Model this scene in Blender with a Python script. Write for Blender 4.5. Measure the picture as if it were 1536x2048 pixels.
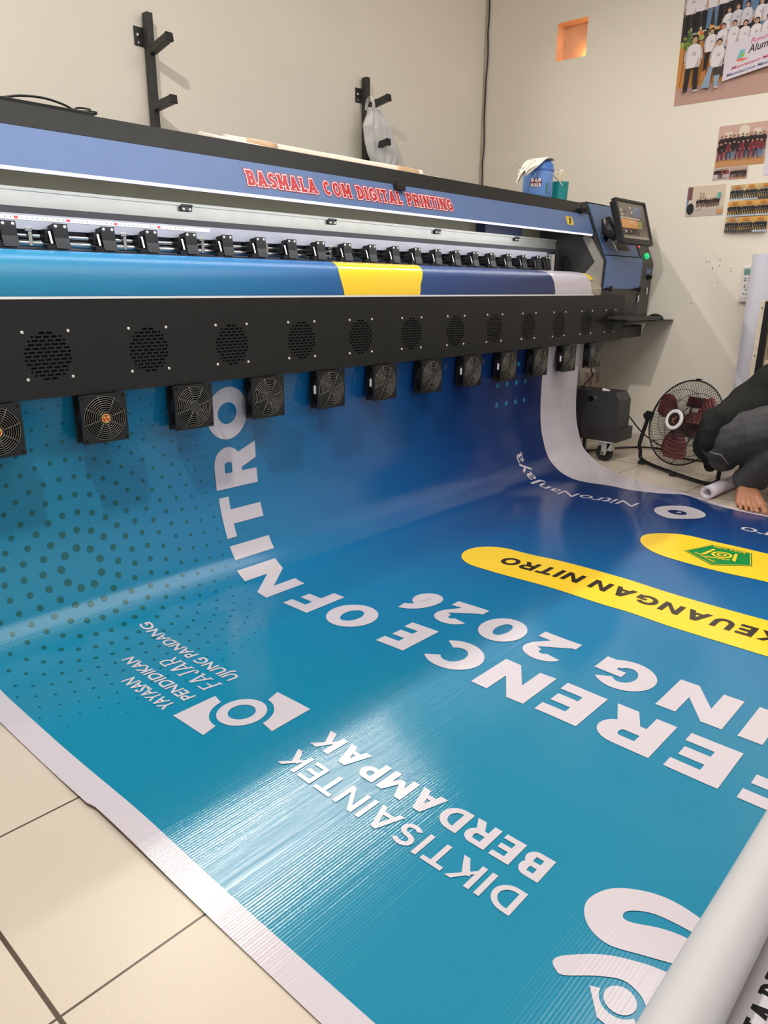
import bpy, bmesh, math, random
from math import sin, cos, pi, radians, sqrt
from mathutils import Vector, Matrix
from mathutils.geometry import tessellate_polygon

for o in list(bpy.data.objects):
    bpy.data.objects.remove(o)
SC = bpy.context.scene
COL = SC.collection

# ------------------------------------------------------------------ camera
CAMZ = 0.95
cam_data = bpy.data.cameras.new('camera')
cam = bpy.data.objects.new('camera', cam_data)
COL.objects.link(cam)
RX = (0.6735065668791358, -0.7391398977784103, 0.00781766476254192)
RY = (-0.2112719172054025, -0.20262500985163978, -0.9561941656281294)
RZ = (0.7083453122387215, 0.6423513967393877, -0.2926287780355117)
M = Matrix(((RX[0], -RY[0], -RZ[0], 0), (RX[1], -RY[1], -RZ[1], 0), (RX[2], -RY[2], -RZ[2], CAMZ), (0, 0, 0, 1)))
cam.matrix_world = M
cam_data.sensor_fit = 'HORIZONTAL'
cam_data.sensor_width = 36.0
cam_data.lens = 36.0 * 1473.96 / 1536.0
cam_data.clip_start = 0.05
SC.camera = cam

# ------------------------------------------------------------------ view, world, lamps
SC.view_settings.view_transform = 'Standard'
SC.view_settings.look = 'None'
SC.view_settings.gamma = 1.0
SC.view_settings.use_curve_mapping = False
SC.view_settings.exposure = -0.09

world = bpy.data.worlds.new('World')
SC.world = world
world.use_nodes = True
bg = world.node_tree.nodes['Background']
bg.inputs['Color'].default_value = (0.93, 0.96, 1.0, 1)
bg.inputs['Strength'].default_value = 0.85


def area_lamp(name, loc, target, sx, sy, power, color, spread=180):
    d = bpy.data.lights.new(name, 'AREA')
    d.shape = 'RECTANGLE'
    d.size = sx
    d.size_y = sy
    d.energy = power
    d.color = color
    d.spread = radians(spread)
    o = bpy.data.objects.new(name, d)
    COL.objects.link(o)
    o.location = loc
    z = (Vector(loc) - Vector(target)).normalized()
    x = Vector((1, 0, 0))
    y = z.cross(x).normalized()
    x = y.cross(z).normalized()
    o.matrix_world = Matrix((x, y, z)).transposed().to_4x4()
    o.location = loc
    return o


area_lamp('back_wall_tube_lamp', (2.7, 3.20, 2.82), (2.7, 0.55, 0.0), 2.6, 0.035, 22, (1.0, 0.94, 0.82), 95)
area_lamp('ceiling_bulb_lamp', (0.15, 1.22, 3.02), (0.9, 1.22, 0.0), 0.12, 0.12, 64, (1.0, 0.965, 0.93))
area_lamp('ceiling_fill_light', (2.3, 0.45, 3.06), (2.3, 0.45, 0.0), 2.8, 1.7, 57, (1.0, 0.965, 0.93))  # second overhead light, spread into a broad soft panel added as fill

# the printer's own work light: an LED strip under the lid
area_lamp('printer_led_strip', (1.89, 2.046, 1.2165), (1.89, 2.24, 0.9), 3.76, 0.028, 8.0, (0.93, 0.95, 1.0))

# ------------------------------------------------------------------ materials
MATS = {}


def lin(c):
    return tuple(((v / 255.0) / 12.92) if v / 255.0 <= 0.04045 else (((v / 255.0) + 0.055) / 1.055) ** 2.4 for v in c)


def mat(name, rgb, rough=0.5, metal=0.0, spec=0.5, vary=0.06, nscale=14.0, bump=0.0, bscale=120.0, emit=None, estr=0.0, coat=0.0, trans=0.0, alpha=1.0):
    if name in MATS:
        return MATS[name]
    m = bpy.data.materials.new(name)
    m.use_nodes = True
    nt = m.node_tree
    b = nt.nodes['Principled BSDF']
    c = lin(rgb)
    b.inputs['Roughness'].default_value = rough
    b.inputs['Metallic'].default_value = metal
    b.inputs['Specular IOR Level'].default_value = spec
    b.inputs['Coat Weight'].default_value = coat
    b.inputs['Transmission Weight'].default_value = trans
    b.inputs['Alpha'].default_value = alpha
    tc = nt.nodes.new('ShaderNodeTexCoord')
    if vary > 0:
        n = nt.nodes.new('ShaderNodeTexNoise')
        n.inputs['Scale'].default_value = nscale
        n.inputs['Detail'].default_value = 4
        r = nt.nodes.new('ShaderNodeValToRGB')
        r.color_ramp.elements[0].position = 0.3
        r.color_ramp.elements[1].position = 0.7
        r.color_ramp.elements[0].color = (*[v * (1 - vary) for v in c], 1)
        r.color_ramp.elements[1].color = (*[min(1, v * (1 + vary)) for v in c], 1)
        nt.links.new(tc.outputs['Object'], n.inputs['Vector'])
        nt.links.new(n.outputs['Fac'], r.inputs['Fac'])
        nt.links.new(r.outputs['Color'], b.inputs['Base Color'])
    else:
        b.inputs['Base Color'].default_value = (*c, 1)
    if bump > 0:
        n2 = nt.nodes.new('ShaderNodeTexNoise')
        n2.inputs['Scale'].default_value = bscale
        n2.inputs['Detail'].default_value = 3
        bp = nt.nodes.new('ShaderNodeBump')
        bp.inputs['Strength'].default_value = bump
        bp.inputs['Distance'].default_value = 0.002
        nt.links.new(tc.outputs['Object'], n2.inputs['Vector'])
        nt.links.new(n2.outputs['Fac'], bp.inputs['Height'])
        nt.links.new(bp.outputs['Normal'], b.inputs['Normal'])
    if emit:
        b.inputs['Emission Color'].default_value = (*lin(emit), 1)
        b.inputs['Emission Strength'].default_value = estr
    MATS[name] = m
    return m


BLACK = mat('black_powder_coat', (25, 26, 25), 0.45, spec=0.35, bump=0.12, bscale=300)
DARK = mat('black_plastic', (24, 24, 25), 0.4, spec=0.4)
VOID = mat('dark_cavity', (8, 8, 9), 0.8, spec=0.1)
RUBBER = mat('rubber', (30, 30, 31), 0.7)
STEEL = mat('brushed_steel', (190, 188, 182), 0.25, metal=1.0, spec=0.5)
SCREWM = mat('screw_steel', (232, 222, 208), 0.3, metal=0.45)
ALU = mat('aluminium_beam', (158, 158, 150), 0.36, metal=0.3)
GREYP = mat('grey_plate', (168, 168, 176), 0.35, metal=0.3)
MAUVE = mat('deck_grey', (140, 132, 135), 0.5)
BLUE = mat('blue_painted_steel', (92, 117, 162), 0.38, spec=0.4, bump=0.08, bscale=260, vary=0.03)
OLIVE = mat('recess_paint', (128, 122, 100), 0.6)
ENDGREY = mat('end_plate_grey', (138, 134, 126), 0.45)
WHITE = mat('white_plastic', (232, 230, 228), 0.4)
VWHITE = mat('white_vinyl', (226, 219, 228), 0.3, spec=0.5, vary=0.02, nscale=3)
WIRE = mat('black_wire', (20, 20, 20), 0.35, spec=0.5)

# ------------------------------------------------------------------ object helpers


def add_mesh(name, verts, faces, mats, parent=None, loc=(0, 0, 0), fmat=None, smooth=False, bevel=0.0, rot=None):
    me = bpy.data.meshes.new(name)
    me.from_pydata([tuple(v) for v in verts], [], faces)
    if not isinstance(mats, (list, tuple)):
        mats = [mats]
    for m in mats:
        me.materials.append(m)
    if fmat:
        me.polygons.foreach_set('material_index', fmat)
    if smooth:
        me.polygons.foreach_set('use_smooth', [True] * len(me.polygons))
    me.update()
    o = bpy.data.objects.new(name, me)
    COL.objects.link(o)
    o.location = loc
    if rot is not None:
        o.rotation_euler = rot
    if parent is not None:
        o.parent = parent
    if bevel > 0:
        bv = o.modifiers.new('bevel', 'BEVEL')
        bv.width = bevel
        bv.segments = 2
        bv.limit_method = 'ANGLE'
        bv.angle_limit = radians(40)
    return o


class MB:
    """Collects shapes for ONE mesh object."""

    def __init__(self, off=(0, 0, 0)):
        self.v = []
        self.f = []
        self.m = []
        self.mi = 0
        self.off = Vector(off)

    def _add(self, vs, fs):
        n = len(self.v)
        self.v += [Vector(p) - self.off for p in vs]
        self.f += [tuple(i + n for i in f) for f in fs]
        self.m += [self.mi] * len(fs)
        return self

    def box(self, x0, x1, y0, y1, z0, z1):
        vs = [(x0, y0, z0), (x1, y0, z0), (x1, y1, z0), (x0, y1, z0), (x0, y0, z1), (x1, y0, z1), (x1, y1, z1), (x0, y1, z1)]
        return self._add(vs, [(0, 3, 2, 1), (4, 5, 6, 7), (0, 1, 5, 4), (1, 2, 6, 5), (2, 3, 7, 6), (3, 0, 4, 7)])

    def obox(self, c, ax, ay, az, hx, hy, hz):
        c = Vector(c)
        ax, ay, az = Vector(ax).normalized(), Vector(ay).normalized(), Vector(az).normalized()
        vs = []
        for sz in (-1, 1):
            for sx, sy in ((-1, -1), (1, -1), (1, 1), (-1, 1)):
                vs.append(c + ax * hx * sx + ay * hy * sy + az * hz * sz)
        return self._add(vs, [(0, 3, 2, 1), (4, 5, 6, 7), (0, 1, 5, 4), (1, 2, 6, 5), (2, 3, 7, 6), (3, 0, 4, 7)])

    def quad(self, a, b, c, d):
        return self._add([a, b, c, d], [(0, 1, 2, 3)])

    def prism_x(self, prof, x0, x1):
        n = len(prof)
        vs = [(x0, p[0], p[1]) for p in prof] + [(x1, p[0], p[1]) for p in prof]
        fs = [(i, (i + 1) % n, n + (i + 1) % n, n + i) for i in range(n)]
        tri = tessellate_polygon([[Vector((p[0], p[1], 0)) for p in prof]])
        fs += [tuple(t) for t in tri] + [tuple(n + i for i in reversed(t)) for t in tri]
        return self._add(vs, fs)

    def ring_strip(self, pts_a, pts_b, close=False):
        n = len(pts_a)
        fs = [(i, i + 1, n + i + 1, n + i) for i in range(n - 1)]
        if close:
            fs.append((n - 1, 0, n, 2 * n - 1))
        return self._add(list(pts_a) + list(pts_b), fs)

    def tube(self, pts, r, n=8, close=False, caps=True):
        pts = [Vector(p) for p in pts]
        k = len(pts)
        rr = r if isinstance(r, (list, tuple)) else [r] * k
        prev = None
        vs = []
        for i, p in enumerate(pts):
            if close:
                t = pts[(i + 1) % k] - pts[i - 1]
            else:
                t = pts[min(i + 1, k - 1)] - pts[max(i - 1, 0)]
            if t.length < 1e-9:
                t = Vector((0, 0, 1))
            t.normalize()
            if prev is None:
                a = t.cross(Vector((0, 0, 1)))
                if a.length < 0.1:
                    a = t.cross(Vector((1, 0, 0)))
            else:
                a = prev - t * prev.dot(t)
            a.normalize()
            b = t.cross(a)
            prev = a
            for j in range(n):
                th = 2 * pi * j / n
                vs.append(p + (a * cos(th) + b * sin(th)) * rr[i])
        fs = []
        kk = k if close else k - 1
        for i in range(kk):
            for j in range(n):
                i2 = (i + 1) % k
                fs.append((i * n + j, i * n + (j + 1) % n, i2 * n + (j + 1) % n, i2 * n + j))
        if caps and not close:
            fs.append(tuple(reversed(range(n))))
            fs.append(tuple((k - 1) * n + j for j in range(n)))
        return self._add(vs, fs)

    def lathe(self, c, axis, prof, n=32):
        """prof: (radius, height along axis)"""
        c = Vector(c)
        az = Vector(axis).normalized()
        ax = az.cross(Vector((0, 0, 1)))
        if ax.length < 0.1:
            ax = az.cross(Vector((1, 0, 0)))
        ax.normalize()
        ay = az.cross(ax)
        vs = []
        for r, h in prof:
            for j in range(n):
                th = 2 * pi * j / n
                vs.append(c + az * h + (ax * cos(th) + ay * sin(th)) * max(r, 1e-5))
        fs = []
        for i in range(len(prof) - 1):
            for j in range(n):
                fs.append((i * n + j, i * n + (j + 1) % n, (i + 1) * n + (j + 1) % n, (i + 1) * n + j))
        return self._add(vs, fs)

    def cyl(self, a, b, r, n=16):
        return self.tube([a, b], r, n)

    def ngon(self, pts):
        tri = tessellate_polygon([[Vector(p) for p in pts]])
        return self._add(pts, [tuple(t) for t in tri])

    def build(self, name, mats, parent=None, loc=(0, 0, 0), smooth=False, bevel=0.0, rot=None):
        if isinstance(mats, (list, tuple)) and len(mats) > 1:
            fm = self.m
        else:
            fm = None
        return add_mesh(name, self.v, self.f, mats, parent, loc, fm, smooth, bevel, rot)


def smooth_by_angle(o, deg=40):
    me = o.data
    me.polygons.foreach_set('use_smooth', [True] * len(me.polygons))
    bm = bmesh.new()
    bm.from_mesh(me)
    for e in bm.edges:
        if len(e.link_faces) == 2 and e.calc_face_angle(0) > radians(deg):
            e.smooth = False
    bm.to_mesh(me)
    bm.free()
    return o


def thing(name, label, cat, loc=(0, 0, 0), group=None, rot=None):
    o = bpy.data.objects.new(name, None)
    COL.objects.link(o)
    o.empty_display_size = 0.1
    o.location = loc
    if rot is not None:
        o.rotation_euler = rot
    tag(o, label, cat, group)
    return o


def tag(o, label, cat, group=None):
    o['label'] = label
    o['category'] = cat
    if group:
        o['group'] = group
    return o


def copy_tree(o, parent=None, children=None):
    c = o.copy()
    COL.objects.link(c)
    if parent is not None:
        c.parent = parent
    for ch in list(o.children):
        copy_tree(ch, c)
    return c


def structure(o):
    o['kind'] = 'structure'
    return o


def catmull(pts, k=6, close=False):
    P = [Vector(p) for p in pts]
    n = len(P)
    out = []
    rng = range(n) if close else range(n - 1)
    for i in rng:
        if close:
            a, b, c, d = P[i - 1], P[i], P[(i + 1) % n], P[(i + 2) % n]
        else:
            b, c = P[i], P[i + 1]
            a = P[i - 1] if i > 0 else b - (c - b)
            d = P[i + 2] if i + 2 < n else c + (c - b)
        for j in range(k):
            t = j / k
            out.append(0.5 * ((2 * b) + (c - a) * t + (2 * a - 5 * b + 4 * c - d) * t * t + (3 * b - a - 3 * c + d) * t ** 3))
    if not close:
        out.append(P[-1])
    return out


# ------------------------------------------------------------------ letters: strokes in a box of height 1
def glyph(ch, w, s, t, serif=0.0, d=0.0):
    """polygons of a capital letter, width w, stem s, bar t; d grows every stroke outward"""
    out = []

    def poly(pts):
        if d:
            n = len(pts)
            ar = sum(pts[i][0] * pts[(i + 1) % n][1] - pts[(i + 1) % n][0] * pts[i][1] for i in range(n))
            if ar < 0:
                pts = pts[::-1]
            res = []
            for i in range(n):
                p0, p1, p2 = Vector(pts[i - 1]), Vector(pts[i]), Vector(pts[(i + 1) % n])
                e1, e2 = (p1 - p0).normalized(), (p2 - p1).normalized()
                n1, n2 = Vector((e1.y, -e1.x)), Vector((e2.y, -e2.x))
                b = (n1 + n2)
                if b.length < 1e-6:
                    b = n1
                b.normalize()
                k = d / max(0.5, b.dot(n1))
                res.append((p1.x + b.x * k, p1.y + b.y * k))
            pts = res
        out.append([tuple(p) for p in pts])

    def rect(x0, y0, x1, y1):
        poly([(x0, y0), (x1, y0), (x1, y1), (x0, y1)])

    def stem(x0, x1, y0=0.0, y1=1.0, lo=True, hi=True):
        rect(x0, y0, x1, y1)
        if serif:
            if lo:
                rect(x0 - serif, y0, x1 + serif, y0 + t * 0.8)
            if hi:
                rect(x0 - serif, y1 - t * 0.8, x1 + serif, y1)

    def arc(cx, cy, rx, ry, a0, a1, ss=None, tt=None, n=None):
        ss = s if ss is None else ss
        tt = t if tt is None else tt
        n = n or max(4, int(abs(a1 - a0) / 15))
        rxo, ryo, rxi, ryi = rx + d, ry + d, max(0.001, rx - ss - d), max(0.001, ry - tt - d)
        if d and abs(a1 - a0) < 359:
            ex = math.degrees(d / max(0.1, (rx + ry) / 2))
            a0 -= ex if a1 > a0 else -ex
            a1 += ex if a1 > a0 else -ex
        for i in range(n):
            u = radians(a0 + (a1 - a0) * i / n)
            v = radians(a0 + (a1 - a0) * (i + 1) / n)
            out.append([(cx + rxi * cos(u), cy + ryi * sin(u)), (cx + rxo * cos(u), cy + ryo * sin(u)),
                        (cx + rxo * cos(v), cy + ryo * sin(v)), (cx + rxi * cos(v), cy + ryi * sin(v))])

    if ch == 'I':
        stem(0, w)
    elif ch == 'E':
        stem(0, s)
        rect(s, 0, w, t)
        rect(s, 1 - t, w, 1)
        rect(s, 0.5 - t / 2, w * 0.93, 0.5 + t / 2)
    elif ch == 'F':
        stem(0, s, hi=True)
        rect(s, 1 - t, w, 1)
        rect(s, 0.5 - t * 0.62, w * 0.93, 0.5 + t * 0.38)
    elif ch == 'L':
        stem(0, s)
        rect(s, 0, w, t)
    elif ch == 'T':
        stem(w / 2 - s / 2, w / 2 + s / 2, hi=False)
        rect(0, 1 - t, w, 1)
    elif ch == 'H':
        stem(0, s)
        stem(w - s, w)
        rect(s, 0.5 - t / 2, w - s, 0.5 + t / 2)
    elif ch == 'N':
        stem(0, s)
        stem(w - s, w)
        poly([(0, 1), (s * 0.98, 1), (w, 0), (w - s * 0.98, 0)])
    elif ch == 'M':
        stem(0, s)
        stem(w - s, w)
        poly([(0, 1), (s * 0.95, 1), (w / 2 + s * 0.45, 0.22), (w / 2 - s * 0.45, 0.22)])
        poly([(w, 1), (w - s * 0.95, 1), (w / 2 - s * 0.45, 0.22), (w / 2 + s * 0.45, 0.22)])
    elif ch == 'K':
        stem(0, s)
        poly([(s * 0.8, 0.36), (w - s * 1.1, 1), (w + s * 0.05, 1), (s * 0.8, 0.36 - t * 0.9)])
        poly([(s * 1.25, 0.58), (w * 0.52 + s * 0.25, 0.66), (w + s * 0.1, 0), (w - s * 1.1, 0)])
    elif ch == 'A':
        k = s * 0.55
        poly([(0, 0), (s * 1.04, 0), (w / 2 + k, 1), (w / 2 - k, 1)])
        poly([(w, 0), (w - s * 1.04, 0), (w / 2 - k, 1), (w / 2 + k, 1)])
        rect(w * 0.24, 0.2, w * 0.76, 0.2 + t * 0.9)
        if serif:
            rect(-serif, 0, s + serif, t * 0.8)
            rect(w - s - serif, 0, w + serif, t * 0.8)
    elif ch == 'V':
        k = s * 0.55
        poly([(0, 1), (s * 1.04, 1), (w / 2 + k, 0), (w / 2 - k, 0)])
        poly([(w, 1), (w - s * 1.04, 1), (w / 2 - k, 0), (w / 2 + k, 0)])
    elif ch == 'W':
        q = w / 4
        for x0, x1, u in ((0, q, 1), (2 * q, q, 1), (2 * q, 3 * q, 1), (4 * q, 3 * q, 1)):
            poly([(x0 - s * .4, 1), (x0 + s * .4, 1), (x1 + s * .4, 0), (x1 - s * .4, 0)])
    elif ch == 'Y':
        rect(w / 2 - s / 2, 0, w / 2 + s / 2, 0.45)
        poly([(0, 1), (s * 1.1, 1), (w / 2 + s / 2, 0.42), (w / 2 - s / 2, 0.42)])
        poly([(w, 1), (w - s * 1.1, 1), (w / 2 - s / 2, 0.42), (w / 2 + s / 2, 0.42)])
    elif ch in 'O0':
        arc(w / 2, 0.5, w / 2, 0.5, 0, 360, n=36)
    elif ch == 'C':
        arc(w / 2, 0.5, w / 2, 0.5, 42, 318, n=26)
    elif ch == 'G':
        arc(w / 2, 0.5, w / 2, 0.5, 42, 325, n=26)
        rect(w - s, 0.12, w, 0.5)
        rect(w * 0.52, 0.5 - t * 0.35, w, 0.5 + t * 0.45)
    elif ch == 'D':
        stem(0, s)
        rx = min(w - s * 0.6, 0.55)
        rect(s, 0, w - rx, t)
        rect(s, 1 - t, w - rx, 1)
        arc(w - rx, 0.5, rx, 0.5, -90, 90, n=14)
    elif ch in 'PR':
        stem(0, s)
        bh = 0.64
        rx = min(w * 0.45, 0.34)
        rect(s, 1 - t, w - rx, 1)
        rect(s, 1 - bh, w - rx, 1 - bh + t)
        arc(w - rx, 1 - bh / 2, rx, bh / 2, -90, 90, n=12)
        if ch == 'R':
            poly([(w * 0.42, 0.42), (w * 0.42 + s * 1.15, 0.42), (w + s * 0.12, 0), (w - s * 1.0, 0)])
    elif ch == 'B':
        stem(0, s)
        rect(s, 1 - t, w * 0.62, 1)
        rect(s, 0.5 - t / 2, w * 0.66, 0.5 + t / 2)
        rect(s, 0, w * 0.64, t)
        r1 = (0.5 + t / 2) / 2
        arc(w * 0.6, 1 - r1, w * 0.36, r1, -90, 90, n=10)
        arc(w * 0.63, r1, w * 0.37, r1, -90, 90, n=10)
    elif ch == 'S':
        r = (1 + t) / 4
        arc(w / 2, 1 - r, w / 2, r, 30, 270, n=16)
        arc(w / 2, r, w / 2, r, 90, -150, n=16)
    elif ch == 'U':
        r = min(w / 2, 0.45)
        stem(0, s, r, 1, lo=False)
        stem(w - s, w, r, 1, lo=False)
        arc(w / 2, r, w / 2, r, 180, 360, n=14)
    elif ch == 'J':
        stem(w - s, w, 0.3, 1, lo=False)
        arc(w / 2, 0.3, w / 2, 0.3, 180, 360, n=12)
    elif ch == '2':
        arc(w / 2, 0.69, w / 2, 0.31, 165, -35, n=14)
        poly([(0, t * 0.6), (s * 0.2, t), (w * 0.72, 0.57), (w * 0.97, 0.55), (w * 0.62, t * 0.8), (s * 1.2, t * 0.3)])
        poly([(0, 0), (w, 0), (w, t), (0, t)])
    elif ch == '6':
        arc(w / 2, 0.33, w / 2, 0.33, 0, 360, n=26)
        arc(w * 0.95, 0.33, w * 0.95, 0.67, 96, 180, n=10)
    elif ch == '9':
        arc(w / 2, 0.67, w / 2, 0.33, 0, 360, n=20)
        arc(w * 0.05, 0.67, w * 0.95, 0.67, -84, 0, n=8)
    elif ch == '1':
        rect(w * 0.4, 0, w * 0.4 + s, 1)
        poly([(w * 0.1, 0.75), (w * 0.4 + s, 1), (w * 0.4 + s, 0.85), (w * 0.1, 0.62)])
    elif ch == '3':
        r = (1 + t) / 4
        arc(w / 2, 1 - r, w / 2, r, 150, -90, n=10)
        arc(w / 2, r, w / 2, r, 90, -150, n=10)
    elif ch == '4':
        rect(w * 0.6, 0, w * 0.6 + s, 1)
        rect(0, 0.25, w, 0.25 + t)
        poly([(0, 0.25 + t), (s, 0.25 + t), (w * 0.6 + s, 1), (w * 0.6, 1)])
    elif ch == '5':
        rect(0, 1 - t, w, 1)
        rect(0, 0.5, s, 1)
        arc(w * 0.45, 0.32, w * 0.55, 0.32, 110, -150, n=12)
    elif ch == '7':
        rect(0, 1 - t, w, 1)
        poly([(w - s, 1 - t), (w, 1 - t), (w * 0.45, 0), (w * 0.45 - s, 0)])
    elif ch == '8':
        r = (1 + t) / 4
        arc(w / 2, 1 - r, w * 0.46, r, 0, 360, n=16)
        arc(w / 2, r, w / 2, r, 0, 360, n=16)
    elif ch == '-':
        rect(0, 0.45, w, 0.55)
    return out


WIDTH = {'E': .67, 'F': .66, 'L': .62, 'T': .8, 'N': .9, 'M': 1.05, 'K': .88, 'A': .98, 'O': .98, 'C': .9, 'G': .96, 'D': .86, 'P': .76, 'R': .84,
         'B': .78, 'S': .76, 'U': .84, 'J': .55, 'Y': .86, 'H': .86, 'V': .95, 'W': 1.3, '0': .8, '2': .72, '6': .72, ' ': .34}


def line_polys(text, s, t, cond=1.0, gap=0.16, serif=0.0, d=0.0):
    """polys and total width of a run of letters at height 1"""
    x = 0
    out = []
    for ch in text:
        w = (s * 1.0 if ch == 'I' else WIDTH.get(ch, .8) * cond)
        if ch != ' ':
            for p in glyph(ch, w, s, t, serif, d):
                out.append([(a + x, b) for a, b in p])
        x += w + (gap if ch != ' ' else 0)
    return out, x - gap


def font_polys(text, size=1.0, offset=0.0, shear=0.0, res=3):
    """triangles of a run set in Blender's built-in face; returns polys scaled so that capitals are ~1 high, and the width"""
    cu = bpy.data.curves.new('type', 'FONT')
    cu.body = text
    cu.offset = offset
    cu.shear = shear
    cu.resolution_u = res
    o = bpy.data.objects.new('type', cu)
    COL.objects.link(o)
    bpy.context.view_layer.update()
    dg = bpy.context.evaluated_depsgraph_get()
    me = o.evaluated_get(dg).to_mesh()
    k = size / 0.73
    vs = [(v.co.x * k, v.co.y * k) for v in me.vertices]
    polys = [[vs[i] for i in p.vertices] for p in me.polygons]
    o.evaluated_get(dg).to_mesh_clear()
    bpy.data.objects.remove(o)
    bpy.data.curves.remove(cu)
    if vs:
        x0 = min(v[0] for v in vs)
        x1 = max(v[0] for v in vs)
    else:
        x0, x1 = 0, 1
    return [[(a - x0, b) for a, b in p] for p in polys], x1 - x0

# ------------------------------------------------------------------ room
XW, YB, ZC = 4.55, 3.25, 3.1


def tile_material():
    m = bpy.data.materials.new('cream_floor_tiles')
    m.use_nodes = True
    nt = m.node_tree
    b = nt.nodes['Principled BSDF']
    tc = nt.nodes.new('ShaderNodeTexCoord')
    sep = nt.nodes.new('ShaderNodeSeparateXYZ')
    nt.links.new(tc.outputs['Object'], sep.inputs[0])
    T = 0.4132

    def N(op, a, bb, clamp=False):
        n = nt.nodes.new('ShaderNodeMath')
        n.operation = op
        n.use_clamp = clamp
        for i, v in enumerate((a, bb)):
            if isinstance(v, (int, float)):
                n.inputs[i].default_value = v
            elif v is not None:
                nt.links.new(v, n.inputs[i])
        return n.outputs[0]

    def dist(sock, off):
        u = N('ADD', sock, -off + T * 40)
        f = N('MODULO', u, T)
        return N('MINIMUM', f, N('SUBTRACT', T, f))
    dx = dist(sep.outputs[0], 0.2655)
    dy = dist(sep.outputs[1], 0.8275)
    grout = N('MAXIMUM', N('LESS_THAN', dx, 0.0034), N('LESS_THAN', dy, 0.0021))
    no = nt.nodes.new('ShaderNodeTexNoise')
    no.inputs['Scale'].default_value = 2.2
    no.inputs['Detail'].default_value = 5
    nt.links.new(tc.outputs['Object'], no.inputs['Vector'])
    r = nt.nodes.new('ShaderNodeValToRGB')
    r.color_ramp.elements[0].position = 0.3
    r.color_ramp.elements[1].position = 0.7
    r.color_ramp.elements[0].color = (*lin((198, 185, 168)), 1)
    r.color_ramp.elements[1].color = (*lin((206, 193, 177)), 1)
    nt.links.new(no.outputs['Fac'], r.inputs['Fac'])
    # small dark specks of dirt
    vo = nt.nodes.new('ShaderNodeTexVoronoi')
    vo.inputs['Scale'].default_value = 9.0
    vo.inputs['Randomness'].default_value = 1.0
    nt.links.new(tc.outputs['Object'], vo.inputs['Vector'])
    speck = N('LESS_THAN', vo.outputs['Distance'], 0.022)
    mx0 = nt.nodes.new('ShaderNodeMixRGB')
    mx0.inputs[2].default_value = (*lin((110, 96, 80)), 1)
    nt.links.new(N('MULTIPLY', speck, 0.6), mx0.inputs[0])
    nt.links.new(r.outputs['Color'], mx0.inputs[1])
    mx = nt.nodes.new('ShaderNodeMixRGB')
    mx.inputs[2].default_value = (*lin((78, 66, 52)), 1)
    nt.links.new(grout, mx.inputs[0])
    nt.links.new(mx0.outputs[0], mx.inputs[1])
    nt.links.new(mx.outputs[0], b.inputs['Base Color'])
    b.inputs['Roughness'].default_value = 0.3
    b.inputs['Specular IOR Level'].default_value = 0.4
    n2 = nt.nodes.new('ShaderNodeTexNoise')
    n2.inputs['Scale'].default_value = 170
    n2.inputs['Detail'].default_value = 2
    nt.links.new(tc.outputs['Object'], n2.inputs['Vector'])
    bp = nt.nodes.new('ShaderNodeBump')
    bp.inputs['Strength'].default_value = 0.16
    bp.inputs['Distance'].default_value = 0.0012
    h = N('SUBTRACT', n2.outputs['Fac'], N('MULTIPLY', grout, 2.0))
    nt.links.new(h, bp.inputs['Height'])
    nt.links.new(bp.outputs['Normal'], b.inputs['Normal'])
    return m


WALL = mat('cream_wall_paint', (237, 229, 215), 0.7, spec=0.25, vary=0.025, nscale=1.7, bump=0.1, bscale=60)
CEILM = mat('white_ceiling_paint', (222, 216, 204), 0.8)
structure(MB().box(-3.0, XW + 0.2, -3.2, YB + 0.2, -0.12, 0).build('floor', tile_material()))
structure(MB().box(-3.0, XW, YB, YB + 0.15, 0, ZC).build('wall_back', WALL))
# right wall with the square through-opening high up
hy0, hy1, hz0, hz1 = 2.516, 2.720, 2.291, 2.498
wr = MB()
D = 0.16
for (y0, y1, z0, z1) in ((-3.2, hy0, 0, ZC), (hy1, YB + 0.15, 0, ZC), (hy0, hy1, 0, hz0), (hy0, hy1, hz1, ZC)):
    wr.quad((XW, y0, z0), (XW, y0, z1), (XW, y1, z1), (XW, y1, z0))
    wr.quad((XW + D, y0, z0), (XW + D, y1, z0), (XW + D, y1, z1), (XW + D, y0, z1))
structure(wr.build('wall_right', WALL))
NICHE = mat('orange_plaster', (226, 184, 150), 0.8, vary=0.1, nscale=18)
nb = MB()
E2 = 0.085
nb.quad((XW, hy0, hz0), (XW, hy1, hz0), (XW + E2, hy1, hz0), (XW + E2, hy0, hz0))
nb.quad((XW, hy0, hz1), (XW + E2, hy0, hz1), (XW + E2, hy1, hz1), (XW, hy1, hz1))
nb.quad((XW, hy0, hz0), (XW + E2, hy0, hz0), (XW + E2, hy0, hz1), (XW, hy0, hz1))
nb.quad((XW, hy1, hz0), (XW, hy1, hz1), (XW + E2, hy1, hz1), (XW + E2, hy1, hz0))
nb.quad((XW + E2, hy0, hz0), (XW + E2, hy0, hz1), (XW + E2, hy1, hz1), (XW + E2, hy1, hz0))
structure(nb.build('trim_1', NICHE))
pl = bpy.data.lights.new('niche_warm_fill', 'POINT')  # hidden warm light added to stand in for the glow from beyond
pl.energy = 0.30
pl.color = (1.0, 0.66, 0.30)
pl.shadow_soft_size = 0.006
plo = bpy.data.objects.new('niche_warm_fill', pl)
COL.objects.link(plo)
plo.location = (XW + 0.05, hy0 + 0.012, hz0 + 0.03)
structure(MB().box(-3.0, XW + 0.2, -3.2, YB + 0.15, ZC, ZC + 0.1).build('ceiling', CEILM))
structure(MB().box(-3.1, -3.0, -3.2, YB + 0.15, 0, ZC).build('wall_left', WALL))

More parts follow.
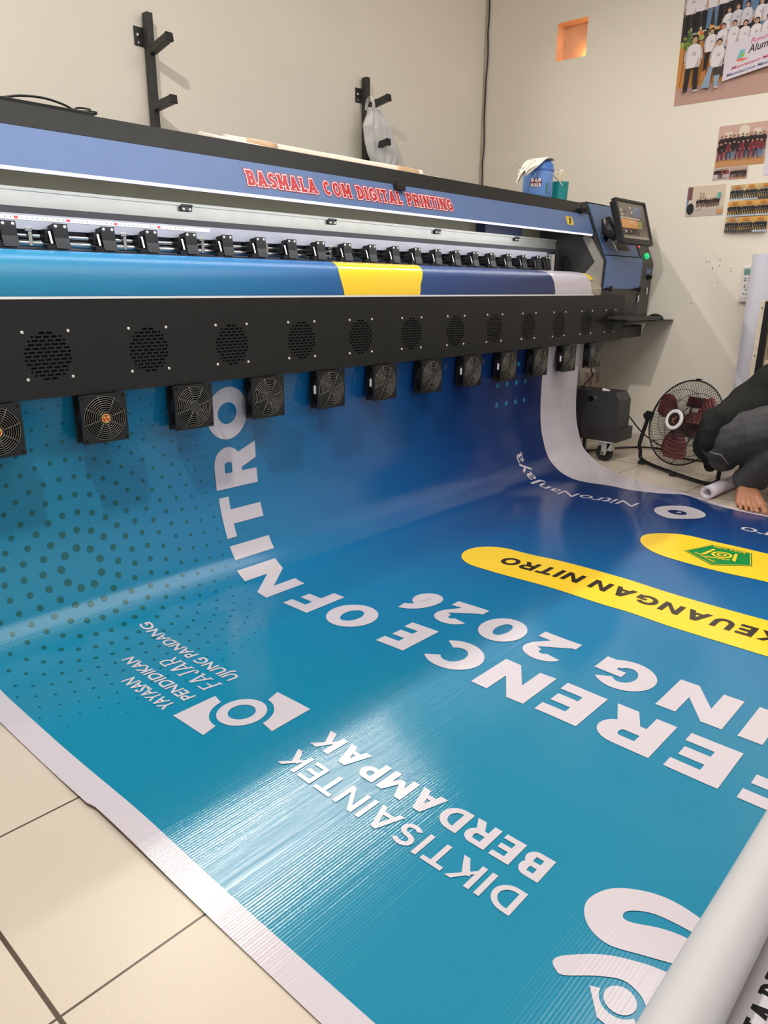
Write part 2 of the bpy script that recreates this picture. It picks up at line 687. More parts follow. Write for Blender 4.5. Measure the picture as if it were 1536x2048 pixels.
# ------------------------------------------------------------------ the banner surface
PROF0 = [(-2.0, .003), (1.70, .003), (1.747, .006), (1.80, .018), (1.851, .042), (1.912, .098), (1.953, .197), (1.972, .287), (1.980, .417),
         (1.978, .546), (1.962, .66), (1.953, .72), (1.949, .80), (1.945, .87), (1.940, .912), (1.942, .945), (1.956, .988), (1.982, 1.017), (2.03, 1.031),
         (2.12, 1.037), (2.30, 1.040)]


def make_profile():
    P = [Vector(p) for p in PROF0]
    out = [P[0]]
    for i in range(1, len(P) - 1):
        a, b, c = P[i - 1], P[i], P[i + 1]
        d = P[i + 2] if i + 2 < len(P) else c + (c - b)
        if i == 1:
            a = b - (c - b)
        for k in range(8):
            t = k / 8
            out.append(.5 * ((2 * b) + (-a + c) * t + (2 * a - 5 * b + 4 * c - d) * t * t + (-a + 3 * b - 3 * c + d) * t ** 3))
    out.append(P[-1])
    L = [-2.0]
    for i in range(1, len(out)):
        L.append(L[-1] + (out[i] - out[i - 1]).length)
    return out, L


PQ, PL = make_profile()
VEND = PL[-1]


def prof_at(V):
    lo, hi = 0, len(PL) - 2
    while lo < hi:
        mid = (lo + hi + 1) // 2
        if PL[mid] <= V:
            lo = mid
        else:
            hi = mid - 1
    s = (V - PL[lo]) / max(1e-9, PL[lo + 1] - PL[lo])
    p = PQ[lo].lerp(PQ[lo + 1], s)
    t = (PQ[lo + 1] - PQ[lo]).normalized()
    return p, Vector((-t.y, t.x))


def v_of_roller(y, z):
    best = min(range(len(PQ)), key=lambda i: (PQ[i] - Vector((y, z))).length)
    return PL[best]


def ridge(x, V, a, b, amp, wid):
    ax, av = a
    bx, bv = b
    dx, dv = bx - ax, bv - av
    L2 = dx * dx + dv * dv
    t = ((x - ax) * dx + (V - av) * dv) / L2
    tt = max(0.0, min(1.0, t))
    d2 = (x - ax - tt * dx) ** 2 + (V - av - tt * dv) ** 2
    e = math.exp(-d2 / (2 * wid * wid))
    return amp * e * (0.35 + 0.65 * sin(pi * min(1, max(0, tt))))


def wrinkle(x, V):
    if V > 2.2 or V < 0.1:
        return 0.0
    h = 0.0009 * (1 + sin(5.1 * x + 2.3 * V)) * (1 + sin(9.0 * V - 3.1 * x))
    h += ridge(x, V, (3.45, 1.60), (2.55, 1.02), 0.010, 0.045)
    h += ridge(x, V, (3.40, 1.36), (2.75, 1.13), 0.009, 0.04)
    h += ridge(x, V, (2.95, 1.62), (2.25, 1.20), 0.006, 0.05)
    h += ridge(x, V, (3.52, 1.36), (3.30, 1.06), 0.022, 0.05)
    h += ridge(x, V, (2.30, 0.95), (1.75, 0.70), 0.004, 0.05)
    h += ridge(x, V, (1.95, 0.80), (1.30, 0.72), 0.003, 0.04)
    h += ridge(x, V, (2.9, 0.80), (2.4, 0.5), 0.005, 0.06)
    h += 0.008 * math.exp(-((V - 1.10) / 0.13) ** 2 / 2)
    f = 1.0 if V < 1.75 else max(0.0, 1 - (V - 1.75) / 0.45)
    g = 1.0 if V > 0.45 else max(0.0, (V - 0.25) / 0.2)
    return h * f * g


def S(x, V, off=0.0):
    p, n = prof_at(V)
    k = wrinkle(x, V) + off
    return Vector((x, p.x + n.x * k, p.y + n.y * k))


def sample(tab, V):
    for i in range(len(tab) - 1):
        if V <= tab[i + 1][0]:
            a, b = tab[i], tab[i + 1]
            u = (V - a[0]) / (b[0] - a[0])
            u = max(0, min(1, u))
            return a[1] + (b[1] - a[1]) * u
    return tab[-1][1]


XO = [(0.0, 3.41), (0.82, 3.412), (1.00, 3.425), (1.14, 3.455), (1.286, 3.485), (1.455, 3.58), (1.62, 3.66), (1.74, 3.74), (1.85, 3.775), (1.95, 3.77), (4.0, 3.77)]
XL, XR0 = 0.548, 3.39


def print_material(name='printed_blue_vinyl', rough=None):
    m = bpy.data.materials.new(name)
    m.use_nodes = True
    nt = m.node_tree
    b = nt.nodes['Principled BSDF']
    uv = nt.nodes.new('ShaderNodeUVMap')
    uv.uv_map = 'art'
    sep = nt.nodes.new('ShaderNodeSeparateXYZ')
    nt.links.new(uv.outputs[0], sep.inputs[0])
    # u = x in metres, v = length along the banner: the artwork's own gradient
    ma = nt.nodes.new('ShaderNodeMath')
    ma.operation = 'MULTIPLY_ADD'
    ma.inputs[1].default_value = 0.33
    nt.links.new(sep.outputs[1], ma.inputs[0])
    nt.links.new(sep.outputs[0], ma.inputs[2])
    mp = nt.nodes.new('ShaderNodeMapRange')
    mp.inputs['From Min'].default_value = 0.8
    mp.inputs['From Max'].default_value = 4.2
    nt.links.new(ma.outputs[0], mp.inputs['Value'])
    r = nt.nodes.new('ShaderNodeValToRGB')
    els = r.color_ramp.elements
    els[0].position = 0.0
    els[0].color = (*lin((27, 127, 157)), 1)
    els[1].position = 1.0
    els[1].color = (*lin((24, 40, 86)), 1)
    for pos, c in ((0.22, (24, 122, 155)), (0.42, (26, 112, 160)), (0.6, (24, 88, 146)), (0.78, (24, 58, 114))):
        e = els.new(pos)
        e.color = (*lin(c), 1)
    nt.links.new(mp.outputs[0], r.inputs['Fac'])
    nt.links.new(r.outputs['Color'], b.inputs['Base Color'])
    vinyl_gloss(nt, b, uv)
    if rough:
        b.inputs['Roughness'].default_value = rough
    return m


def vinyl_gloss(nt, b, uv=None):
    """glossy vinyl with the fine weave ridges that run across the banner"""
    b.inputs['Roughness'].default_value = 0.135
    b.inputs['Specular IOR Level'].default_value = 0.45
    tc = nt.nodes.new('ShaderNodeTexCoord')
    mpn = nt.nodes.new('ShaderNodeMapping')
    mpn.inputs['Scale'].default_value = (2.5, 130.0, 130.0)
    nt.links.new(tc.outputs['Object'], mpn.inputs['Vector'])
    n = nt.nodes.new('ShaderNodeTexNoise')
    n.inputs['Scale'].default_value = 1.0
    n.inputs['Detail'].default_value = 2.0
    nt.links.new(mpn.outputs[0], n.inputs['Vector'])
    bp = nt.nodes.new('ShaderNodeBump')
    bp.inputs['Strength'].default_value = 0.11
    bp.inputs['Distance'].default_value = 0.0016
    nt.links.new(n.outputs['Fac'], bp.inputs['Height'])
    # the weave itself: ridges every 6 mm, running across the web
    sp = nt.nodes.new('ShaderNodeSeparateXYZ')
    nt.links.new(tc.outputs['Object'], sp.inputs[0])
    ad = nt.nodes.new('ShaderNodeMath')
    ad.operation = 'ADD'
    nt.links.new(sp.outputs[1], ad.inputs[0])
    nt.links.new(sp.outputs[2], ad.inputs[1])
    mu = nt.nodes.new('ShaderNodeMath')
    mu.operation = 'MULTIPLY'
    mu.inputs[1].default_value = 2 * pi / 0.006
    nt.links.new(ad.outputs[0], mu.inputs[0])
    sn = nt.nodes.new('ShaderNodeMath')
    sn.operation = 'SINE'
    nt.links.new(mu.outputs[0], sn.inputs[0])
    bp2 = nt.nodes.new('ShaderNodeBump')
    bp2.inputs['Strength'].default_value = 0.8
    bp2.inputs['Distance'].default_value = 0.000032
    nt.links.new(sn.outputs[0], bp2.inputs['Height'])
    nt.links.new(bp.outputs['Normal'], bp2.inputs['Normal'])
    nt.links.new(bp2.outputs['Normal'], b.inputs['Normal'])


def ink(name, rgb):
    if name in MATS:
        return MATS[name]
    m = bpy.data.materials.new(name)
    m.use_nodes = True
    b = m.node_tree.nodes['Principled BSDF']
    b.inputs['Base Color'].default_value = (*lin(rgb), 1)
    vinyl_gloss(m.node_tree, b)
    MATS[name] = m
    return m


INKW = ink('white_print', (198, 190, 197))
INKY = ink('yellow_print', (246, 205, 52))
INKB = ink('brown_black_print', (52, 42, 34))
INKG = ink('green_print', (30, 136, 66))
INKD = ink('dark_green_print', (14, 88, 92))
INKN = ink('navy_print', (30, 46, 92))
INKT = ink('teal_dot_print', (42, 128, 160))
PRINT = print_material()
PRINT_FRESH = print_material('freshly_printed_vinyl', 0.36)   # warm fresh ink on the printer: a softer sheen

banner = thing('vinyl_banner', 'long glossy blue vinyl banner with white lettering, coming off the printer onto the floor', 'banner', (0, 0, 0))

# sheet
VMIN = 0.18
rows = []
V = VMIN
while V < VEND - 1e-4:
    rows.append(V)
    V += 0.025 if V < 1.68 else (0.014 if V < 2.2 else 0.02)
rows.append(VEND)
cols_blue = [XL + (XR0 - XL) * i / 114 for i in range(115)]
sv, sf_, sm, suv = [], [], [], []
for V in rows:
    xl = 0.494 if V > 1.2 else 0.499
    xo = sample(XO, V)
    xs = [xl] + cols_blue + [XR0 + (xo - XR0) * k / 4 for k in range(1, 5)]
    for x in xs:
        sv.append(S(x, V))
        suv.append((x, V))
nc = len(cols_blue) + 5
for i in range(len(rows) - 1):
    for j in range(nc - 1):
        sf_.append((i * nc + j, i * nc + j + 1, (i + 1) * nc + j + 1, (i + 1) * nc + j))
        sm.append((2 if rows[i] > 2.62 else 1) if 1 <= j < 115 else 0)
sheet = add_mesh('sheet', sv, sf_, [INKW, PRINT, PRINT_FRESH], banner, fmat=sm, smooth=True)
ul = sheet.data.uv_layers.new(name='art')
for lp in sheet.data.loops:
    ul.data[lp.index].uv = suv[lp.vertex_index]


def art(name, polys, m, off=0.0012, parent=None, step=0.03, label=None):
    """flat print shapes given as (x, V) polygons, laid on the banner's surface"""
    bm = bmesh.new()
    for pi_, p in enumerate(polys):
        zl = (pi_ % 36) * 8e-6
        if len(p) > 4:
            tri = tessellate_polygon([[Vector((a, b, 0)) for a, b in p]])
            vs = [bm.verts.new((a, b, zl)) for a, b in p]
            for t in tri:
                try:
                    bm.faces.new([vs[i] for i in t])
                except ValueError:
                    pass
        else:
            vs = [bm.verts.new((a, b, zl)) for a, b in p]
            try:
                bm.faces.new(vs)
            except ValueError:
                pass
    xs = [v.co.x for v in bm.verts]
    ys = [v.co.y for v in bm.verts]
    for ax, lo, hi in ((0, min(xs), max(xs)), (1, min(ys), max(ys))):
        k = math.floor(lo / step) + 1
        while k * step < hi:
            co = [0, 0, 0]
            no = [0, 0, 0]
            co[ax] = k * step
            no[ax] = 1
            bmesh.ops.bisect_plane(bm, geom=bm.verts[:] + bm.edges[:] + bm.faces[:], dist=1e-6, plane_co=co, plane_no=no)
            k += 1
    bm.verts.index_update()
    vs = [S(v.co.x, v.co.y, off + v.co.z) for v in bm.verts]
    nrm_ = []
    for v in bm.verts:
        x_, y_ = v.co.x, v.co.y
        nrm_.append(tuple((S(x_ + .004, y_) - S(x_ - .004, y_)).cross(S(x_, y_ + .004) - S(x_, y_ - .004)).normalized()))
    fs = []
    for f in bm.faces:
        idx = [v.index for v in f.verts]
        # keep the face's normal on the outer side
        nrm = f.normal.z
        fs.append(idx if nrm > 0 else idx[::-1])
    bm.free()
    o = add_mesh(name, vs, fs, m, parent or banner, smooth=True)
    o.data.normals_split_custom_set_from_vertices(nrm_)
    if label:
        o['label'] = label
    return o


def upright(polys, v0, xb, h, vs=None):
    """letter space (gx along the reading direction +V, gy up = -x) to (x, V)"""
    vs = vs or h
    return [[(xb - b * h, v0 + a * vs) for a, b in p] for p in polys]


def letters_at(items, xb, xt, s, t):
    out = []
    h = xb - xt
    for ch, v0, v1 in items:
        out += upright(glyph(ch, (v1 - v0) / h, s, t), v0, xb, h)
    return out


# big title lines
art('lettering', letters_at([('F', .205, .302), ('E', .338, .448), ('R', .480, .617), ('E', .648, .755), ('N', .786, .937), ('C', .968, .1296 + 1.0), ('E', 1.163, 1.240)
                             if False else ('E', 1.163, 1.262)], 1.520, 1.362, .30, .235), INKW, label='bold white title letters')
art('lettering', letters_at([('O', 1.352, 1.506), ('F', 1.543, 1.653)], 1.518, 1.357, .30, .235), INKW, label='white word OF')
art('lettering', letters_at([('N', 1.719, 1.880)], 1.506, 1.345, .30, .235) + letters_at([('I', 1.918, 1.968), ('T', 1.994, 2.131)], 1.526, 1.362, .30, .235)
    + letters_at([('R', 2.158, 2.296)], 1.527, 1.358, .30, .235) + letters_at([('O', 2.321, 2.495)], 1.498, 1.338, .32, .27), INKW,
    label='white word NITRO climbing the hanging part')
art('lettering', letters_at([('I', .318, .370), ('N', .404, .557), ('G', .592, .746)], 1.739, 1.580, .30, .235), INKW, label='white letters ING')
art('lettering', letters_at([('2', .829, .945), ('0', .972, 1.104), ('2', 1.138, 1.254), ('6', 1.290, 1.383)], 1.735, 1.577, .29, .235), INKW, label='white year 2026')
# DIKTISAINTEK BERDAMPAK
for txt, xb, xt, v0, v1, s, t in (('DIKTISAINTEK', .877, .819, .471, 1.033, .19, .17), ('BERDAMPAK', .970, .908, .473, 1.031, .26, .20)):
    P, w = line_polys(txt, s, t, cond=.98, gap=.17)
    h = xb - xt
    art('lettering', upright(P, v0, xb, h, (v1 - v0) / w), INKW, label='white word ' + txt)
# foundation name
for txt, xb, xt, v0, v1, off, sh in (('YAYASAN', .803, .768, 1.385, 1.578, .02, .12), ('PENDIDIKAN', .856, .823, 1.380, 1.676, .02, .12), ('UJUNG PANDANG', .983, .949, 1.378, 1.806, .02, .12)):
    P, w = font_polys(txt, 1.0, off, sh)
    art('lettering', upright(P, v0, xb, xb - xt, (v1 - v0) / w), INKW)
P, w = line_polys('FAJAR', .15, .09, cond=.86, gap=.22, serif=.09)
P = [[(a + .2 * b, b) for a, b in p] for p in P]
art('lettering', upright(P, 1.382, .932, .048, .208 / w), INKW)
# bracketed ring logo beside the foundation name
C0 = (.883, 1.237)


def arc_pts(c, r, a, b, n=10):
    """from point a's angle to point b's, the short way round c, in the (x, V) plane"""
    t0 = math.atan2(a[1] - c[1], a[0] - c[0])
    t1 = math.atan2(b[1] - c[1], b[0] - c[0])
    while t1 - t0 > pi:
        t1 -= 2 * pi
    while t1 - t0 < -pi:
        t1 += 2 * pi
    return [(c[0] + r * cos(t0 + (t1 - t0) * i / n), c[1] + r * sin(t0 + (t1 - t0) * i / n)) for i in range(n + 1)]


def ring_polys(c, ro, ri, n=32, kx=1.0):
    out = []
    for i in range(n):
        a, b = 2 * pi * i / n, 2 * pi * (i + 1) / n
        out.append([(c[0] + ri * cos(a) * kx, c[1] + ri * sin(a)), (c[0] + ro * cos(a) * kx, c[1] + ro * sin(a)), (c[0] + ro * cos(b) * kx, c[1] + ro * sin(b)), (c[0] + ri * cos(b) * kx, c[1] + ri * sin(b))])
    return out


def disc(c, rx, rv=None, n=20):
    rv = rv or rx
    return [(c[0] + rx * cos(2 * pi * i / n), c[1] + rv * sin(2 * pi * i / n)) for i in range(n)]


left_b = [(.772, 1.347), (.887, 1.346)] + arc_pts(C0, .074, (.878, 1.311), (.805, 1.234)) + [(.770, 1.225)]
right_b = [(.995, 1.245), (.995, 1.127), (.878, 1.123)] + arc_pts(C0, .074, (.885, 1.160), (.957, 1.233))
art('logo', [left_b, right_b] + ring_polys(C0, .058, .032), INKW, label='white bracketed ring logo')
# yellow bands
def band(x0, x1, vend, v0):
    r = (x1 - x0) / 2
    c = (x0 + x1) / 2
    pts = [(x1, v0), (x1, vend - r)]
    for i in range(1, 16):
        a = pi * i / 16
        pts.append((c + r * cos(a), vend - r + r * sin(a)))
    pts += [(x0, vend - r), (x0, v0)]
    return pts


art('yellow_band', [band(2.022, 2.263, 1.517, .19)], INKY, label='yellow rounded band with dark lettering')
art('yellow_band', [band(2.575, 2.886, 1.092, .19)], INKY, label='yellow rounded band with green emblem')
P, w = line_polys('KEUANGAN NITRO', .25, .21, cond=1.06, gap=.19)
art('lettering', upright(P, .428, 2.186, .074, .937 / w), INKB, off=.0022, label='dark words KEUANGAN NITRO')
# green emblem
EM = [(2.696, .918), (2.841, .866), (2.843, .722), (2.694, .676), (2.618, .792)]
ec = (sum(p[0] for p in EM) / 5, sum(p[1] for p in EM) / 5)


def scale_about(pts, k):
    return [(ec[0] + (p[0] - ec[0]) * k, ec[1] + (p[1] - ec[1]) * k) for p in pts]


em = art('emblem', [EM], INKG, off=.0022, label='green five-sided emblem')
rim = []
for i in range(5):
    o_, n_ = scale_about(EM, .965), scale_about(EM, .935)
    rim.append([o_[i], o_[(i + 1) % 5], n_[(i + 1) % 5], n_[i]])
gold = rim + [[(2.70, .86), (2.79, .845), (2.79, .835), (2.71, .845)], [(2.70, .735), (2.79, .755), (2.79, .765), (2.71, .75)]] + ring_polys((2.745, .797), .036, .026, 20) + ring_polys((2.745, .797), .018, .010, 14)
for k in range(5):
    gold.append([(2.685 + k * .004, .84 - k * .018), (2.693 + k * .004, .84 - k * .018), (2.70 + k * .003, .82 - k * .016), (2.692 + k * .003, .82 - k * .016)])
P, w = font_polys('RAWA AOPA', 1.0, .02)
gold += [[(2.832 - b * .020, .737 + a * .118 / w) for a, b in p] for p in P]
P, w = font_polys('INSTITUT AGAMA ISLAM', 1.0, .02)
a0, a1 = Vector((2.655, .790)), Vector((2.712, .886))
dv = (a1 - a0).normalized()
up = Vector((-dv.y, dv.x))
gold += [[tuple(a0 + dv * (a * .105 / w) + up * (b * .013 - .004)) for a, b in p] for p in P]
art('emblem_print', gold, INKY, off=.0030, parent=em)
# thin white name along the right edge
P, w = font_polys('NitroNanJaya', 1.0, .006)
art('lettering', upright(P, 1.300, 3.162, .082, .708 / w), INKW, label='thin white name')
P, w = font_polys('Nitro', 1.0, .006)
art('lettering', upright(P, .575, 3.172, .082, .28 / w), INKW)
cloud = catmull([(3.114, 1.212, 0), (3.066, 1.178, 0), (3.046, 1.115, 0), (3.088, 1.062, 0), (3.13, 1.030, 0), (3.185, 1.016, 0), (3.232, 1.040, 0), (3.262, 1.118, 0), (3.236, 1.188, 0), (3.175, 1.218, 0)], 5, True)
art('logo', [[(p.x, p.y) for p in cloud]], INKW, label='white cloud-shaped print')
art('logo_mark', [disc((3.153, 1.124), .032, .040)], INKN, off=.0022)
art('logo_mark', [[(3.140, 1.128), (3.168, 1.118), (3.150, 1.104)]], INKW, off=.0030)
# two swooping strokes and the little figure near the rolled end
sw = [(1.002, .19), (1.019, .24), (1.025, .292), (1.013, .336), (.983, .376), (.942, .394), (.910, .389), (.885, .366), (.877, .331), (.895, .284), (.913, .240), (.930, .19)]
inn = [(.955, .19), (.969, .240), (.961, .282), (.940, .322), (.940, .338), (.958, .336), (.980, .302), (.985, .240), (.976, .19)]
sw3 = catmull([(a, b, 0) for a, b in sw], 5)
in3 = catmull([(a, b, 0) for a, b in inn], 5)
art('swoosh', [[(p.x, p.y) for p in sw3 + in3]], INKW)
s2 = catmull([(a, b, 0) for a, b in [(.915, .19), (.893, .241), (.882, .278), (.857, .327), (.816, .370), (.796, .379), (.785, .368), (.785, .355), (.815, .321), (.835, .289), (.830, .261), (.813, .241), (.77, .19)]], 5)
art('swoosh', [[(p.x, p.y) for p in s2]], INKW)
cc = (.803, .278)
fig = [(.795, .320)] + arc_pts(cc, .0285, (.802, .306), (.776, .272)) + arc_pts(cc, .0285, (.776, .272), (.79, .252)) + [(.786, .247), (.755, .262), (.758, .290)]
art('swoosh', [fig, disc(cc, .0225)], INKW)
# pale little dots high on the hanging part
art('dot_pattern', [disc((x, v), .0125, n=14) for x in (2.981, 3.063, 3.145, 3.226) for v in (2.263, 2.357, 2.447)], INKT)
# sunflower dots
DC = None
dots = []
for k in range(0, 13):
    r = .058 + .0506 * k
    rad = .0107 * (1 - ((r - .058) / .66) ** .85)
    if rad < .0014:
        break
    n = int(round(2 * pi * r / .0428))
    for i in range(n):
        a = 2 * pi * i / n + k * .9 + .2
        x, v = .872 + r * cos(a), 2.031 + r * sin(a)
        if x > XL + .012 and v < 2.60:
            dots.append(disc((x, v), rad, n=14))
dp = art('dot_pattern', dots, INKD, off=.0009, label='rings of dark green dots')
dp['kind'] = 'stuff'
# print on the part lying over the printer's front
vb = v_of_roller(1.938, .905)
vm = v_of_roller(1.97, .995)
vt = v_of_roller(2.075, 1.034)
yl = [(1.925, vb - .02), (1.922, vb), (1.912, (vb + vm) / 2 + .01), (1.912, vm - .01), (1.945, vt - .05), (1.99, vt)]
yr = [(2.335, vb - .02), (2.337, vb), (2.347, (vb + vm) / 2), (2.382, vm), (2.43, vt - .05), (2.49, vt)]
art('yellow_band', [[a, b, c, d] for a, b, c, d in zip(yl, yr, yr[1:], yl[1:])], INKY, label='yellow curved shape on the printer')

# ------------------------------------------------------------------ rolled end of the banner
yr_, rr_ = .193, .0415
RV = mat('rolled_vinyl_back', (190, 187, 188), 0.5, vary=0.02, nscale=4, bump=0.05, bscale=40)
t = thing('vinyl_roll', 'thick pale grey roll of vinyl lying across the banner in the near right corner', 'vinyl roll', (1.9, yr_, 0))
mb = MB((1.9, yr_, 0))
prof = []
for j in range(49):
    th = 2 * pi * j / 48
    prof.append((cos(th), sin(th)))
xsn = [.50 + 2.92 * i / 40 for i in range(41)]
vs = []
for x in xsn:
    for c, s_ in prof[:-1]:
        w = 1 + .006 * sin(7 * x + 3 * c) + .004 * sin(17 * x - 2 * s_)
        vs.append((x, yr_ + rr_ * c * w, .0065 + rr_ + rr_ * s_ * w))
fs = []
for i in range(40):
    for j in range(48):
        fs.append((i * 48 + j, i * 48 + (j + 1) % 48, (i + 1) * 48 + (j + 1) % 48, (i + 1) * 48 + j))
mb._add(vs, fs)
mb.build('rolled_layer', RV, t, smooth=True)
mb = MB((1.9, yr_, 0))
for x, sx in ((.505, 1), (3.415, -1)):
    pts = [(x, yr_ + (.036 - .0011 * k) * cos(k * .55), .0065 + rr_ + (.036 - .0011 * k) * sin(k * .55)) for k in range(28)]
    mb.tube(pts, .0012, 4)
mb.build('roll_edge', VWHITE, t)
SHW = mat('white_print_sheet', (200, 195, 199), 0.4)
t2 = MB((1.2, -.1, 0)).box(.55, 3.2, -.55, .160, .001, .004)
t2o = t2.build('printed_sheet', SHW, None, loc=(1.2, -.1, 0))
tag(t2o, 'flat white printed sheet with bold black letters beside the thick vinyl roll', 'sheet')
P, w = line_polys('TA DI', .30, .17, serif=.1, gap=.26)
lm = MB((1.2, -.1, 0))
kx = .0275
for pi_, p in enumerate(P):
    q = [(.876 + a * kx, .1085 + b * .032, .0044 + pi_ * 1e-5) for a, b in p]
    if len(q) > 4:
        lm.ngon(q)
    else:
        lm._add(q, [tuple(range(len(q)))])
lm.build('lettering', mat('black_print', (22, 22, 22), .7, spec=.2), t2o)
t3 = thing('vinyl_roll', 'second white roll, only just showing in the bottom right corner under the letters', 'vinyl roll', (1.9, .085, .004))
mb = MB((1.9, .085, .004))
mb.tube([(.55 + 2.6 * i / 20, .085, .004 + .030) for i in range(21)], .030, 32)
mb.build('rolled_layer', SHW, t3, smooth=True)

# ------------------------------------------------------------------ printer
YF = 1.930                      # front bar's face
BZ0, BZ1 = .666, .913
X0P, X1P = -0.10, 4.53
printer = thing('wide_format_printer', 'long black and blue wide-format banner printer standing along the back wall', 'printer', (2.2, 2.2, 0))
PO = (2.2, 2.2, 0)


def part(mb_, name, m, parent=printer, **k):
    return mb_.build(name, m, parent, **k)


# front bar with slotted vents
hx = [.843 - .2877 * 2 + .2877 * k for k in range(14)]
hx = [x for x in hx if x < 3.96]
hx = [.843 + .2877 * k for k in range(-2, 11)] + [.843 + .2877 * 11 - .012]
HZ, HS = .773, .0685
XB1 = 4.16
fb = MB(PO)
edges = [X0P + .1]
fb.quad((X0P, YF, BZ0), (XB1, YF, BZ0), (XB1, YF, HZ - HS), (X0P, YF, HZ - HS))
fb.quad((X0P, YF, HZ + HS), (XB1, YF, HZ + HS), (XB1, YF, BZ1), (X0P, YF, BZ1))
cur = X0P
for x in hx + [None]:
    nx = XB1 if x is None else x - HS
    fb.quad((cur, YF, HZ - HS), (nx, YF, HZ - HS), (nx, YF, HZ + HS), (cur, YF, HZ + HS))
    if x is not None:
        cur = x + HS
fb.quad((X0P, YF, BZ1), (XB1, YF, BZ1), (XB1, YF + .008, BZ1), (X0P, YF + .008, BZ1))
fb.quad((X0P, YF, BZ0), (X0P, YF + .022, BZ0), (XB1, YF + .022, BZ0), (XB1, YF, BZ0))
fb.box(3.80, XB1, YF + .012, YF + .03, BZ0 + .001, BZ1 - .001)
fb.quad((XB1, YF, BZ0), (XB1, YF + .03, BZ0), (XB1, YF + .03, BZ1), (XB1, YF, BZ1))
bar = part(fb, 'front_bar', BLACK)
part(MB(PO).box(X0P, 3.775, YF - .001, YF + .004, BZ1, BZ1 + .006), 'edge_strip', WHITE)

# one vent with its screws
vent_me = MB()
rows_n = 13
pitch = .125 / rows_n
slot_h = pitch * .52
zlo = -HS
for r_i in range(rows_n):
    zc = -.0625 + pitch * (r_i + .5)
    z0, z1 = zc - slot_h / 2, zc + slot_h / 2
    vent_me.quad((-HS, 0, zlo), (HS, 0, zlo), (HS, 0, z0), (-HS, 0, z0))
    zlo = z1
    half = sqrt(max(0, .0625 ** 2 - zc ** 2)) * .98
    sw_, gp = .0150, .0050
    x = -HS
    k0 = -6
    off_ = 0 if r_i % 2 else (sw_ + gp) / 2
    for k in range(-5, 6):
        a_s, b_s = max(-half, k * (sw_ + gp) + off_ - sw_ / 2), min(half, k * (sw_ + gp) + off_ + sw_ / 2)
        if b_s - a_s < .004:
            continue
        vent_me.quad((x, 0, z0), (a_s, 0, z0), (a_s, 0, z1), (x, 0, z1))
        x = b_s
    vent_me.quad((x, 0, z0), (HS, 0, z0), (HS, 0, z1), (x, 0, z1))
vent_me.quad((-HS, 0, zlo), (HS, 0, zlo), (HS, 0, HS), (-HS, 0, HS))
vent_me.mi = 1
vent_me.box(-HS, HS, .006, .0085, -HS, HS)  # near-black plate added behind the slots, painting in their shade
ventp = vent_me.build('vent_grille', [BLACK, VOID], printer, loc=(hx[0] - PO[0], YF - PO[1], HZ))
scr = MB().lathe((0, 0, 0), (0, -1, 0), [(.0042, 0), (.0042, .0015), (.0035, .0026), (.0016, .003), (.0014, .0018), (0, .0018)], 10)
for sx in (-1, 1):
    for sz in (-1, 1):
        so = scr.build('screw', SCREWM, ventp, loc=(sx * .0585, 0, sz * .0585 + .002), smooth=True) if (sx, sz) == (-1, -1) else None
        if so is None:
            so = scr0.copy()
            COL.objects.link(so)
            so.location = (sx * .0585, 0, sz * .0585 + .002)
        else:
            scr0 = so
for x in hx[1:]:
    c = copy_tree(ventp, printer)
    c.location = (x - PO[0], YF - PO[1], HZ)

# one cooling fan: square frame, finger guard, hub, blades
FS = .0665
FD = .040
ff = MB()
NSEG = 40
ro = .0605
outer = []
for i in range(NSEG):
    a = 2 * pi * i / NSEG
    k = 1 / max(abs(cos(a)), abs(sin(a)))
    outer.append((FS * k * cos(a), FS * k * sin(a)))
inner = [(ro * cos(2 * pi * i / NSEG), ro * sin(2 * pi * i / NSEG)) for i in range(NSEG)]
for y0, y1 in ((0, .006), (FD - .006, FD)):
    of = [(p[0], y0, p[1]) for p in outer]
    inn_ = [(p[0], y0, p[1]) for p in inner]
    ob = [(p[0], y1, p[1]) for p in outer]
    ib = [(p[0], y1, p[1]) for p in inner]
    ff.ring_strip(of, inn_, True)
    ff.ring_strip(ob, ib, True)
    ff.ring_strip(of, ob, True)
ff.ring_strip([(p[0], 0, p[1]) for p in inner], [(p[0], FD, p[1]) for p in inner], True)
ff.ring_strip([(p[0] * 1.04, 0, p[1] * 1.04) for p in inner], [(p[0] * 1.04, FD, p[1] * 1.04) for p in inner], True)
for sx in (-1, 1):
    for sz in (-1, 1):
        ff.cyl((sx * .058, 0, sz * .058), (sx * .058, FD, sz * .058), .005, 8)
fan = ff.build('cooling_fan', DARK, printer, loc=(.970 - PO[0], 1.914 - PO[1], .599))
gg = MB()
for k in range(8):
    r = .019 + .0057 * k
    gg.tube([(r * cos(2 * pi * i / 32), -.004 + .003 * (k / 7) ** 2, r * sin(2 * pi * i / 32)) for i in range(32)], .0010, 5, close=True)
for k in range(8):
    a = 2 * pi * k / 8 + .25
    gg.tube([(.016 * cos(a), -.0052, .016 * sin(a)), (.04 * cos(a), -.0045, .04 * sin(a)), (.0635 * cos(a), -.0008, .0635 * sin(a))], .0009, 5)
GUARD = mat('fan_guard_wire', (112, 108, 98), .4, metal=.2)
gg.build('finger_guard', GUARD, fan, smooth=True)
hb = MB().lathe((0, -.0035, 0), (0, -1, 0), [(.017, -.03), (.0175, 0), (.016, .0016), (0, .0018)], 24)
hb.build('hub', mat('hub_grey', (48, 47, 45), .5), fan, smooth=False)
bl = MB()
